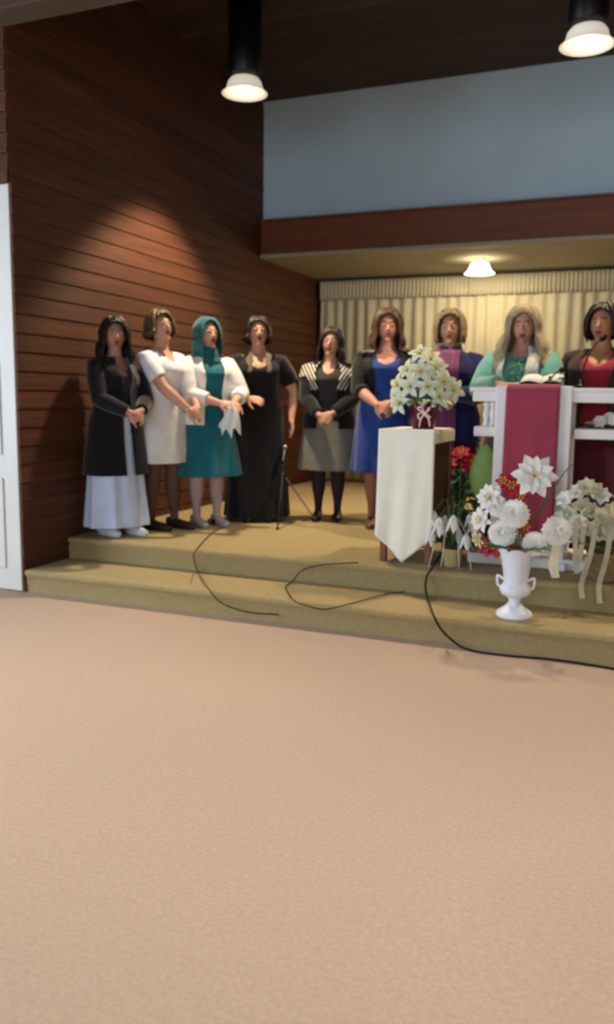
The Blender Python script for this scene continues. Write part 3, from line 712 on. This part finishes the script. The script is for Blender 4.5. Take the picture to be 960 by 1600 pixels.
# white cloth: lies over the top, falls down the front to a point
g=G(); W=.345; n=22; path=[]
for i in range(9): path.append((sy1-.03-(sy1-.03-sy0+.014)*i/8,sz+.0035,0))
m_=40; L=.80
for i in range(m_+1):
    s_=i/m_; path.append((sy0-.016,sz+.001-L*s_,s_))
for (y,z,s_) in path:
    hw=W/2
    cut=max(0,(s_-.80)/.20)
    for j in range(n+1):
        x=-1+2*j/n; zz=z
        if s_>0: zz=sz-.002-( (L-.16*abs(x))*s_ )
        wv=.010*math.sin(x*5+1)*s_+.006*math.sin(x*9+s_*3)*s_
        g.v.append((x*hw*(1+.02*s_)+(-.002),y-wv-.012*s_,zz))
for i in range(len(path)-1):
    for j in range(n): a=i*(n+1)+j; g.f.append((a,a+1,a+n+2,a+n+1)); g.m.append(0)
o=g.obj('tablecloth',M['cloth_white']); o.location=(-1.28,5.04,ZS+.003); solid(o,.003); tag(o,'long white runner draped over the plant stand, hanging to a point','cloth')
# ------------------------------------------------------------------ petals, blooms
def petal(g,c,d,up,L,W,curl=.5,cup=.25,n=6,k=4,tipw=.0,base=.25,ruf=0):
    """pointed leaf shape from c along d, bending towards -up"""
    d=Vector(d).normalized(); up=Vector(up); up=(up-d*up.dot(d)).normalized(); s=d.cross(up); p=Vector(c); a=0; rows=[]
    for i in range(n+1):
        t=i/n; w=W*(base+(1-base)*math.sin(PI*min(t/.9,1)**.8)) if t<.95 else W*tipw
        w=W*max((math.sin(PI*(.12+.88*t)))**.8*(1 if t>0 else base),tipw)*.5
        row=[]
        for j in range(k+1):
            x=-1+2*j/k; q=p+s*(w*x)+up*(cup*w*(x*x)+ruf*math.sin(j*3+i*2))
            row.append(q)
        rows.append(row); a=curl*t; dd=d*math.cos(a)-up*math.sin(a); p=p+dd*(L/n)
    o=len(g.v)
    for r_ in rows: g.v+=[tuple(v) for v in r_]
    for i in range(n):
        for j in range(k): b=o+i*(k+1)+j; g.f.append((b,b+1,b+k+2,b+k+1)); g.m.append(g.cur)
def axes(nrm):
    nrm=Vector(nrm).normalized(); u=nrm.orthogonal().normalized(); return nrm,u,nrm.cross(u)
def lily(parent,c,nrm,R,m,np_=6,name='lily',lay=2):
    n_,u,v=axes(nrm); hub=G(); hub.cur=0
    hub.tube([Vector(c)-n_*R*.30,Vector(c)-n_*.005],[.006,.014],8)
    hub.cur=1
    for k in range(6): a=k*PI/3+.3; q=Vector(c)+(u*math.cos(a)+v*math.sin(a))*.018+n_*R*.35; hub.tube([Vector(c),q],[.0018,.0014],5); hub.ell(q,(.004,.004,.006),None,6,4)
    b=hub.obj(name,[M['stem'],M['pistil']],parent)
    for l in range(lay):
        for k in range(np_):
            a=2*PI*(k+.5*l)/np_+.2; d=(u*math.cos(a)+v*math.sin(a))+n_*(.28+.25*l)
            g=G(); petal(g,Vector(c)+n_*.004*l,d,n_,R*(1-.15*l),R*.52,.55,.3,7,4,tipw=.0)
            solid(g.obj('petal',m,b),.0015)
    return b
def mum(parent,c,nrm,R,m,n=90,name='chrysanthemum',seed=0):
    n_,u,v=axes(nrm); g=G(); r=random.Random(seed)
    g.ell(Vector(c)-n_*R*.08,(R*.56,)*3,None,14,10)
    for i in range(n):
        t=(i+.5)/n; th=.25+t*1.5; a=i*2.39996; d=n_*math.cos(th)+(u*math.cos(a)+v*math.sin(a))*math.sin(th)
        L=R*(.62+.38*min(1,th))*r.uniform(.9,1.08)
        petal(g,Vector(c)+d*R*.38-n_*R*.1,d,(n_ if th>.4 else u),L*.60,R*.40,.9 if th<1 else .35,.3,3,2)
    return g.obj(name,m,parent)
def leafy(parent,c,d,L,W,m,name='leaf',curl=.6): 
    g=G(); petal(g,c,d,(0,-.2,1),L,W,curl,.2,8,4); o=g.obj(name,m,parent); solid(o,.0012); return o
def ribbon(g,pts,w,up=(0,-1,0)):
    P=spline(pts,5); o=len(g.v); 
    for i,p in enumerate(P):
        t=(P[min(i+1,len(P)-1)]-P[max(i-1,0)]).normalized(); s=t.cross(Vector(up)); s=s.normalized() if s.length>.1 else Vector((1,0,0))
        s=(s+Vector(up)*.18*math.sin(i*.45)).normalized(); g.v+=[tuple(p-s*w/2),tuple(p+s*w/2)]
    for i in range(len(P)-1): a=o+2*i; g.f.append((a,a+1,a+3,a+2)); g.m.append(g.cur)
CV=Vector((.35,-.93,.10))
# bouquet on the stand
BP=Vector((-1.245,5.02,ZS+.809))
t=thing('potted_white_flowers','potted white bouquet in maroon foil standing on the cloth-covered stand','flowers',BP)
g=G().lathe([(.02,0),(.062,0),(.068,.01),(.085,.12),(.098,.15),(.094,.155),(.08,.13),(.02,.125)],n=28)
for i,vv in enumerate(g.v): 
    a=math.atan2(vv[1],vv[0]); k=1+.06*math.sin(a*9)*(vv[2]/.15); g.v[i]=(vv[0]*k,vv[1]*k,vv[2])
g.obj('foil_wrap',M['foil'],t)
g=G(); b0=Vector((.03,-.10,.10))
for q in range(4):
    a=q*1.6+.4; ribbon(g,[b0,b0+Vector((.035*math.cos(a),-.02,.03*math.sin(a)+.01)),b0+Vector((.05*math.cos(a+.5),-.01,.045*math.sin(a+.5))),b0+Vector((.01,-.012,0))],.009)
ribbon(g,[b0,b0+Vector((-.02,-.01,-.04)),b0+Vector((-.03,0,-.085))],.009); ribbon(g,[b0,b0+Vector((.03,-.01,-.035)),b0+Vector((.035,0,-.08))],.009)
solid(g.obj('ribbon_bow',M['ribbon_p'],t),.001)
r=random.Random(11); g=G()
spots=[(-.03,-.02,.46),(.03,.03,.43),(-.10,-.04,.36),(.08,-.05,.37),(.0,-.10,.35),(-.155,-.05,.27),(-.06,-.11,.26),(.05,-.12,.26),(.135,-.07,.29),(.19,-.02,.24),(-.17,-.02,.19),(.12,-.10,.20),(.0,.09,.36),(-.1,.08,.30),(.11,.08,.30),(-.13,-.09,.16)]
for i,(x,y,z) in enumerate(spots):
    c=Vector((x,y,z)); nn=Vector((x*2.2,y*2-.35,(z-.15)*1.1)); lily(t,c,nn,.085,M['petal_g'],5,'bloom',1)
    g.tube([Vector((x*.15,y*.15,.12)),Vector((x*.5,y*.5,.12+(z-.12)*.6)),c-nn.normalized()*.02],.003,5)
g.obj('stems',M['stem'],t)
for i in range(12):
    a=i*.55; leafy(t,(.04*math.cos(a),.04*math.sin(a),.16),(math.cos(a),math.sin(a)-.3,.35),.16,.07,M['leaf'] if i%3 else M['petal_g'],'leaf',.9)
# ------------------------------------------------------------------ white pulpit
t=thing('pulpit','white open-shelved pulpit, its middle covered by a burgundy cloth','pulpit',(-.58,5.0,ZS))
Z0=-ZS
def pb(name,a,b,w=.006): return bev(G().box((a[0]+.58,a[1]-5.0,a[2]-ZS),(b[0]+.58,b[1]-5.0,b[2]-ZS)).obj(name,M['pulpit_white'],t,False),w)
xr=.26
pb('top',(-.94,5.0,1.285),(xr,5.37,1.365)); pb('top_moulding',(-.955,4.985,1.345),(xr+.015,5.385,1.37))
pb('shelf',(-.93,5.02,1.075),(-.76,5.35,1.135)); pb('shelf',(-.345,5.02,1.075),(xr-.01,5.35,1.135))
for x in (-.80,-.435): 
    pb('post',(x,4.975,.31),(x+.075,5.055,1.38),.008); pb('post',(x,5.29,.31),(x+.075,5.36,1.29),.008)
pb('post',(xr-.085,4.99,.31),(xr-.01,5.06,1.29)); pb('post',(xr-.085,5.29,.31),(xr-.01,5.36,1.29))
pb('front_panel',(-.73,5.03,.38),(-.43,5.05,1.29))
pb('base',(-.93,4.965,.302),(xr,5.38,.365))
pb('foot',(-.44,4.93,.3005),(-.345,5.0,.345))
# turned lattice bracket between the two left shelves
g=G()
for x in (-.865,-.825):
    g.lathe([(.012,1.135),(.022,1.15),(.012,1.165),(.020,1.21),(.012,1.255),(.022,1.27),(.012,1.285)],(x+.58,.06,-ZS),14)
g.obj('spindle',M['pulpit_white'],t)
# burgundy cloth over the front
g=G(); n=16
for i in range(34):
    if i<6: y=.36-.385*i/5; z=1.388-ZS+.001; s_=0
    else: s_=(i-5)/28; y=-.030-.012*s_; z=1.386-ZS-.86*s_
    for j in range(n+1):
        x=-1+2*j/n; g.v.append((x*.152*(1+.03*s_),y-.006*math.sin(x*6+1)*s_-.003*math.sin(x*11)*s_-(.0 if i<6 else .018),z))
for i in range(33):
    for j in range(n): a=i*(n+1)+j; g.f.append((a,a+1,a+n+2,a+n+1)); g.m.append(0)
o=g.obj('pulpit_cloth',M['burgundy']); o.location=(-.582,5.0,ZS); solid(o,.003); tag(o,'plain burgundy cloth hanging down the front of the white pulpit','cloth')
# things on the pulpit
t=thing('open_book','open white song sheets on the pulpit top before the person in turquoise','book',(-.56,5.2,1.375+.018))
for s_ in (-1,1):
    g=G(); 
    for i in range(9):
        x=s_*.12*i/8; zz=.004+.016*math.sin(PI*i/8*.9)
        for y in (-.09,.09): g.v.append((x,y,zz+(y+.09)*.25))
    for i in range(8): g.f.append((2*i,2*i+2,2*i+3,2*i+1)); g.m.append(0)
    solid(g.obj('page',M['paper'],t),.004)
G().rings([[(-.125,-.095,-.001),(.125,-.095,-.001),(.125,.095,.044),(-.125,.095,.044)],[(-.125,-.095,.003),(.125,-.095,.003),(.125,.095,.048),(-.125,.095,.048)]]).obj('cover',M['black'],t,False)
def gooseneck(base,head,label,rod=.0045):
    base=Vector(base); head=Vector(head); t=thing('gooseneck_microphone',label,'microphone',base)
    G().lathe([(.02,0),(.034,0),(.036,.006),(.030,.018),(.010,.024),(.009,.05)],n=20).obj('base',M['black'],t)
    d=head-base; pts=spline([(0,0,.04),(d.x*.15,d.y*.1,d.z*.45),(d.x*.55,d.y*.5,d.z*.82),(d.x,d.y,d.z)],6)
    G().tube(pts,rod,8).obj('neck',M['blackrub'],t)
    dd=(pts[-1]-pts[-2]).normalized(); m3=dd.to_track_quat('Z','Y').to_matrix()
    G().ell(pts[-1]+dd*.03,(.019,.019,.036),m3,14,10).obj('foam_windscreen',M['blackrub'],t)
gooseneck((-.50,5.06,1.390),(-.455,5.19,1.475),'short gooseneck microphone beside the song sheets on the burgundy cloth')
gooseneck((-.33,5.12,1.372),(-.24,5.28,1.66),'taller gooseneck microphone on the pulpit, between turquoise top and red top')
t=thing('white_posy','small white posy lying on the right pulpit shelf','flowers',(-.16,5.16,1.136))
for i,(x,y,z) in enumerate(((-.05,-.02,.04),(.03,-.04,.05),(.09,-.01,.04),(0,.03,.06),(.14,-.03,.04))): mum(t,(x,y,z),(x*2,-1,.8),.045,M['petal_w'],50,'bloom',i)
G().tube([(-.02,0,.025),(-.09,-.03,.02),(-.14,-.05,.012)],.005,6).obj('stems',M['stem'],t)
for i in range(4): leafy(t,(-.05,-.01,.02),(-1,-.5+i*.3,.45-.1*i),.09,.035,M['petal_c'],'leaf',.5)
# ------------------------------------------------------------------ white urn and its arrangement
UP=Vector((-.55,4.345,.152))
t=thing('pedestal_urn','white pedestal urn standing on the lower step before the pulpit','urn',UP)
G().lathe([(.02,0),(.092,0),(.096,.008),(.094,.022),(.078,.036),(.052,.055),(.036,.072),(.030,.086),(.036,.096),(.030,.104)],n=36).obj('foot',M['urn'],t)
G().lathe([(.028,.102),(.044,.108),(.072,.122),(.082,.142),(.080,.162),(.066,.178),(.062,.19),(.068,.24),(.078,.30),(.090,.345),(.103,.362),(.106,.370),(.102,.376),(.092,.368),(.080,.35),(.02,.345)],n=36).obj('bowl',M['urn'],t)
for s_ in (-1,1): G().tube(spline([(s_*.066,0,.20),(s_*.095,0,.215),(s_*.092,0,.165),(s_*.074,0,.155)],5),.007,8).obj('handle',M['urn'],t)
t=thing('lily_arrangement','tall arrangement of white mums, red blooms and one big white lily in the urn','flowers',UP+Vector((0,0,.352)))
def at(u,v,dy=0): 
    q=ony(u,v,UP.y+dy); return q-(UP+Vector((0,0,.352)))
st_=G()
def stem(c,nn): 
    b=Vector((c.x*.1,c.y*.1,-.01)); e=c-Vector(nn).normalized()*.02; st_.tube(spline([b,b.lerp(e,.5)+Vector((0,.02,.05*abs(e.x))),e],5),.0035,6)
c=at(836,744,-.02); lily(t,c,(.12,-1,.28),.125,M['petal_w'],6,'lily',2); stem(c,(.12,-1,.28))
for (u,v,R,n_,nm,mt) in ((767,778,.085,(-.3,-1,.3),'lily','petal_w'),(753,812,.075,(-.6,-1,.1),'lily','petal_w'),(748,842,.055,(-.8,-.8,-.3),'lily','petal_c')):
    c=at(u,v,-.03); lily(t,c,n_,R,M[mt],6,nm,2); stem(c,n_)
for i,(u,v,R) in enumerate(((804,803,.082),(785,833,.080),(836,850,.070),(871,830,.082),(778,792,.06))):
    c=at(u,v,-.06+.02*(i%3)); n_=((u-805)*.008,-1,.25); mum(t,c,n_,R,M['petal_w'],110,'chrysanthemum',i); stem(c,n_)
for i,(u,v,R) in enumerate(((801,760,.07),(788,752,.05),(815,775,.05),(822,824,.05),(772,854,.075),(790,856,.06),(758,850,.06))):
    c=at(u,v,.0); n_=((u-805)*.008,-1,.4); lily(t,c,n_,R,M['petal_r'],6,'red_bloom',1); stem(c,n_)
st_.obj('stems',mat('brown_stem','6a4a3a',.6,.3,var=.15),t)
for i in range(16):
    a=i*.42; leafy(t,(.05*math.cos(a),.05*math.sin(a),.01),(math.cos(a),math.sin(a),.5),.15,.055,M['leaf'],'leaf',.8)
for (u,v) in ((846,800),(858,770),(874,752)):
    c=at(u,v,.03); g=G(); g.tube(spline([(0,0,0),c*.5+Vector((0,.02,.02)),c],6),.003,6); g.obj('stem',M['stem'],t)
    leafy(t,c,(.5,-.2,1),.12,.03,M['leaf'],'leaf',.4)
g=G(); c=at(870,845,-.05)
for k in range(2): ribbon(g,[c,c+Vector((-.01+.02*k,-.015,-.06)),c+Vector((-.02+.02*k,.0,-.13)),c+Vector((.0+.015*k,-.01,-.19))],.026)
solid(g.obj('ribbon',M['ribbon'],t,False),.001)
# ------------------------------------------------------------------ cream arrangement with streamers, right
t=thing('ribboned_basket','cream ruffled flowers with long ribbon streamers before the right pulpit end','flowers',(-.11,4.80,ZS))
g=G().lathe([(.02,0),(.085,0),(.095,.02),(.115,.15),(.120,.165),(.11,.165),(.02,.15)],n=24)
for i,vv in enumerate(g.v): g.v[i]=(vv[0]*(1+.03*math.sin(i*2.6)),vv[1],vv[2])
g.obj('basket',mat('wicker','8a7350',.8,.2,var=.3,vscale=40,bump=.8,bscale=70),t)
r=random.Random(21); sg=G()
def ruff(parent,c,nn,R,m,i):
    n_,u,v=axes(nn); g=G()
    for k in range(7):
        a=k*2*PI/7+i; petal(g,c,(u*math.cos(a)+v*math.sin(a))+n_*(.5 if k%2 else .9),n_,R,R*.75,.5,.35,5,4,ruf=R*.07)
    o=g.obj('gladiolus',m,parent); solid(o,.0012); return o
for i,(u,v) in enumerate(((885,782),(893,802),(878,812),(905,770),(918,762),(930,768),(940,776),(912,792),(925,800),(905,818),(940,808),(955,800),(897,838),(920,828),(938,836),(958,830),(975,815),(990,790),(970,780))):
    c=ony(u,v,4.72+r.uniform(-.05,.08))-Vector((-.11,4.80,ZS)); nn=((u-925)*.01,-1,.5); ruff(t,c,nn,.062,M['petal_c'] if i%3 else M['petal_w'],i)
    sg.tube(spline([(c.x*.15,0,.14),(c.x*.6,.01,.14+(c.z-.14)*.6),c],4),.003,5)
sg.obj('stems',M['stem'],t)
for i in range(14): a=i*.5; leafy(t,(.05*math.cos(a),.05*math.sin(a),.16),(math.cos(a),math.sin(a)-.2,.8),.22,.05,mat('olive_leaf','7c7a42',.6,.3,var=.2) if i==0 else D.materials['olive_leaf'],'leaf',.7)
for i,(dx,zz) in enumerate(((.35,.62),(.55,.50))): leafy(t,(.0,.05,.3),(dx,.1,zz),.50,.05,mat('grey_blade_leaf','7a6a5c',.6,.3,var=.2) if i==0 else D.materials['grey_blade_leaf'],'blade_leaf',.15)
g=G()
for k,(x0,x1,z1) in enumerate(((-.06,-.12,-.06),(.02,-.03,-.075),(.10,.08,-.05),(-.12,-.16,.05),(-.16,-.17,.08),(.1,.12,.04))):
    y1=-.26 if z1<0 else -.13
    ribbon(g,[(x0,-.10,.36),(x0-.01,-.16,.30),((x0+x1)/2,-.155,.15),(x1,y1+.015,.02 if z1<0 else z1+.06),(x1+.01,y1,z1)],.028)
for k in range(6):
    a=k*1.05; ribbon(g,[(0,-.12,.36),(.06*math.cos(a),-.16,.36+.05*math.sin(a)),(.09*math.cos(a+.4),-.15,.36+.075*math.sin(a+.4)),(.01,-.13,.36)],.022)
solid(g.obj('ribbon_streamers',M['ribbon'],t,False),.001)
# ------------------------------------------------------------------ small ribboned plant between stand and pulpit
t=thing('small_ribboned_plant','small plant with drooping white blooms and thin ribbons, right of the stand','flowers',(-.985,4.80,ZS))
G().lathe([(.01,0),(.045,0),(.05,.01),(.062,.10),(.066,.112),(.058,.112),(.01,.10)],n=24).obj('pot',mat('tan_pot','b09a68',.7,.3,var=.1),t)
g=G(); r=random.Random(4)
for i in range(9):
    a=i*.7; top=Vector((.05*math.cos(a),.04*math.sin(a)-.02,.36+.05*math.sin(i*2.1))); e=top+Vector((.075*math.cos(a),.05*math.sin(a)-.02,-.05-.02*(i%3)))
    g.tube(spline([(0,0,.10),(top.x*.5,top.y*.5,.25),top,e],5),.0028,5); 
    b=G()
    for k in range(5): q=k*2*PI/5; petal(b,e,(math.cos(q)*.35,math.sin(q)*.35,-1),(math.cos(q),math.sin(q),.2),.13-.01*(i%3),.035,-.15,.3,5,2)
    solid(b.obj('bloom',M['petal_w'],t),.001)
g.obj('stems',M['stem'],t)
for i in range(8): a=i*.8; leafy(t,(0,0,.10),(math.cos(a),math.sin(a),.9),.17,.035,M['leaf'],'leaf',.9)
g=G()
for x in (-.10,-.04,.05,.11): ribbon(g,[(x*.3,-.05,.30),(x*.8,-.075,.22),(x,-.078,.12),(x*1.2,-.09,.006)],.007)
solid(g.obj('ribbons',M['ribbon'],t),.0008)
# ------------------------------------------------------------------ potted plants behind
t=thing('potted_poinsettia','potted poinsettia with red bracts in a dark pot, between plant stand and pulpit','plant',(-1.09,5.50,ZS))
G().lathe([(.02,0),(.10,0),(.11,.01),(.14,.22),(.15,.24),(.14,.24),(.02,.22)],n=28).obj('pot',M['soil'],t)
g=G(); r=random.Random(9)
for i,(x,y,z) in enumerate(((0,-.02,.62),(-.07,-.07,.55),(.08,-.03,.56),(.04,.08,.54))):
    g.tube([(x*.2,y*.2,.22),(x*.7,y*.7,.42),(x,y,z)],.006,6); lily(t,(x,y,z+.01),(x,y-.6,.8),.085,M['petal_r'],6,'red_bract',2)
g.obj('stems',M['stem'],t)
for i in range(22): a=i*2.4; z=.30+.011*i; leafy(t,(.03*math.cos(a),.03*math.sin(a),z),(math.cos(a),math.sin(a),.25),.17,.09,M['leaf'],'leaf',.9)
t=thing('broad_leaf_plant','small pot with one tall bright green leaf on the pulpit base, left end','plant',(-.868,5.17,.367))
G().lathe([(.02,0),(.045,0),(.048,.01),(.060,.13),(.064,.14),(.058,.14),(.02,.13)],n=24).obj('pot',M['soil'],t)
g=G(); petal(g,(.0,-.04,.30),(.0,-.05,1),(0,-1,.1),.36,.19,.12,.15,12,6); o=g.obj('leaf',M['leaf_l'],t); solid(o,.002); o['label']='tall bright green leaf'
G().tube([(0,0,.12),(0,-.02,.22),(0,-.04,.32)],.006,8).obj('stem',M['stem'],t)
for i,(a,L) in enumerate(((.3,.22),(1.6,.2),(2.9,.22),(4.2,.2),(5.2,.22))): leafy(t,(0,0,.13),(math.cos(a)*.35,math.sin(a)*.35,1),L,.07,M['leaf'],'leaf',.7)
# ------------------------------------------------------------------ microphones and cables on the stage
t=thing('microphone_stand','low black tripod microphone stand beside the long black dress','stand',(-2.575,5.88,ZS))
G().tube([(0,0,.06),(0,0,.46)],.011,10).obj('pole',M['black'],t)
G().lathe([(.012,.36),(.022,.365),(.022,.40),(.012,.405)],n=16).obj('hub',M['black'],t)
for a in (.85,5.0,3.0):
    l=G().tube([(.018*math.cos(a),.018*math.sin(a),.38),(.30*math.cos(a),.30*math.sin(a),.012)],.006,8).obj('leg',M['metal'] if a==.85 else M['black'],t)
    G().ell((.30*math.cos(a),.30*math.sin(a),.012),(.013,.013,.010),None,8,6).obj('foot_tip',M['blackrub'],l)
G().tube([(0,0,.45),(-.01,.05,.50)],.014,10).obj('clip',M['black'],t)
def mic(label,loc,d):
    d=Vector(d).normalized(); m3=d.to_track_quat('Z','Y').to_matrix(); t=thing('microphone',label,'microphone',loc)
    g=G().lathe([(.004,0),(.011,.001),(.013,.03),(.017,.13),(.019,.15)],n=18); g.v=[tuple(m3@Vector(v)) for v in g.v]; g.obj('handle',M['black'],t)
    G().ell(d*.17,(.025,.025,.027),m3,16,10).obj('grille',M['metal'],t)
mic('black handheld microphone clipped to the low tripod stand',(-2.577,5.885,ZS+.485),(-.25,.8,.75))
mic('black handheld microphone lying on the stage floor before the teal dress',onz(352,823,ZS)+Vector((0,0,.026)),(-.9,.35,.0))
def cable(label,pts,r=.006,group=None):
    P=[]
    for p in pts:
        u,v,s_=p[:3]
        if s_=='s': q=onz(u,v,ZS+r+.004)
        elif s_=='t': q=onz(u,v,.155+r+.003)
        elif s_=='f': q=onz(u,v,r+.002)
        elif s_=='r2': q=ony(u,v,Y2-.018-r); q.z=max(q.z,.165)
        elif s_=='r1': q=ony(u,v,YF-.018-r); q.z=max(q.z,.012)
        P.append(q)
    o=G().tube(spline(P,6),r,8).obj('cable',M['blackrub']); tag(o,label,'cable')
cable('black cable looping left from the floor microphone down the steps',[(352,824,'s'),(335,830,'s'),(318,846,'s'),(305,862,'s'),(303,870,'s'),(305,880,'r2'),(308,893,'r2'),(316,905,'t'),(330,925,'t'),(341,938,'r1'),(358,948,'r1'),(390,957,'r1'),(430,960,'r1'),(445,962,'f'),(470,968,'f')],.0035)
cable('black cable coiling across the middle of the steps below the grey skirt',[(560,879,'s'),(520,881,'s'),(495,884,'r2'),(470,893,'r2'),(457,909,'t'),(447,916,'t'),(452,928,'t'),(462,940,'t'),(485,948,'t'),(510,952,'t'),(545,944,'t'),(575,936,'t'),(605,928,'t'),(632,925,'t')],.0035)
cable('thick black cable running from the stand down the steps to the right edge',[(712,846,'s'),(694,860,'s'),(684,874,'s'),(674,890,'s'),(668,899,'r2'),(665,914,'r2'),(667,930,'t'),(672,945,'t'),(680,966,'t'),(690,984,'r1'),(705,999,'r1'),(722,1011,'f'),(745,1018,'f'),(790,1024,'f'),(860,1030,'f'),(930,1040,'f'),(1000,1052,'f')],.0055)

# white lace cloth held by the person in teal
t0=ony(362,636,5.36); g=G(); n=12; r=random.Random(3)
for i in range(17):
    s_=i/16
    for j in range(n+1):
        x=-1+2*j/n; g.v.append((x*(.035+.055*s_)+.01*math.sin(s_*4),.016*math.sin(x*7+1)*(.4+s_)-.03*s_,-(.20+.035*math.sin(x*8)-.03*abs(x))*s_))
for i in range(16):
    for j in range(n): a=i*(n+1)+j; g.f.append((a,a+1,a+n+2,a+n+1)); g.m.append(0)
o=g.obj('lace_cloth',mat('white_lace','e6e6e2',.8,.2,var=.04,alpha=.85,bump=.5,bscale=120)); o.location=t0; solid(o,.002); tag(o,'sheer white lace cloth hanging from the hands of the person in teal','cloth')
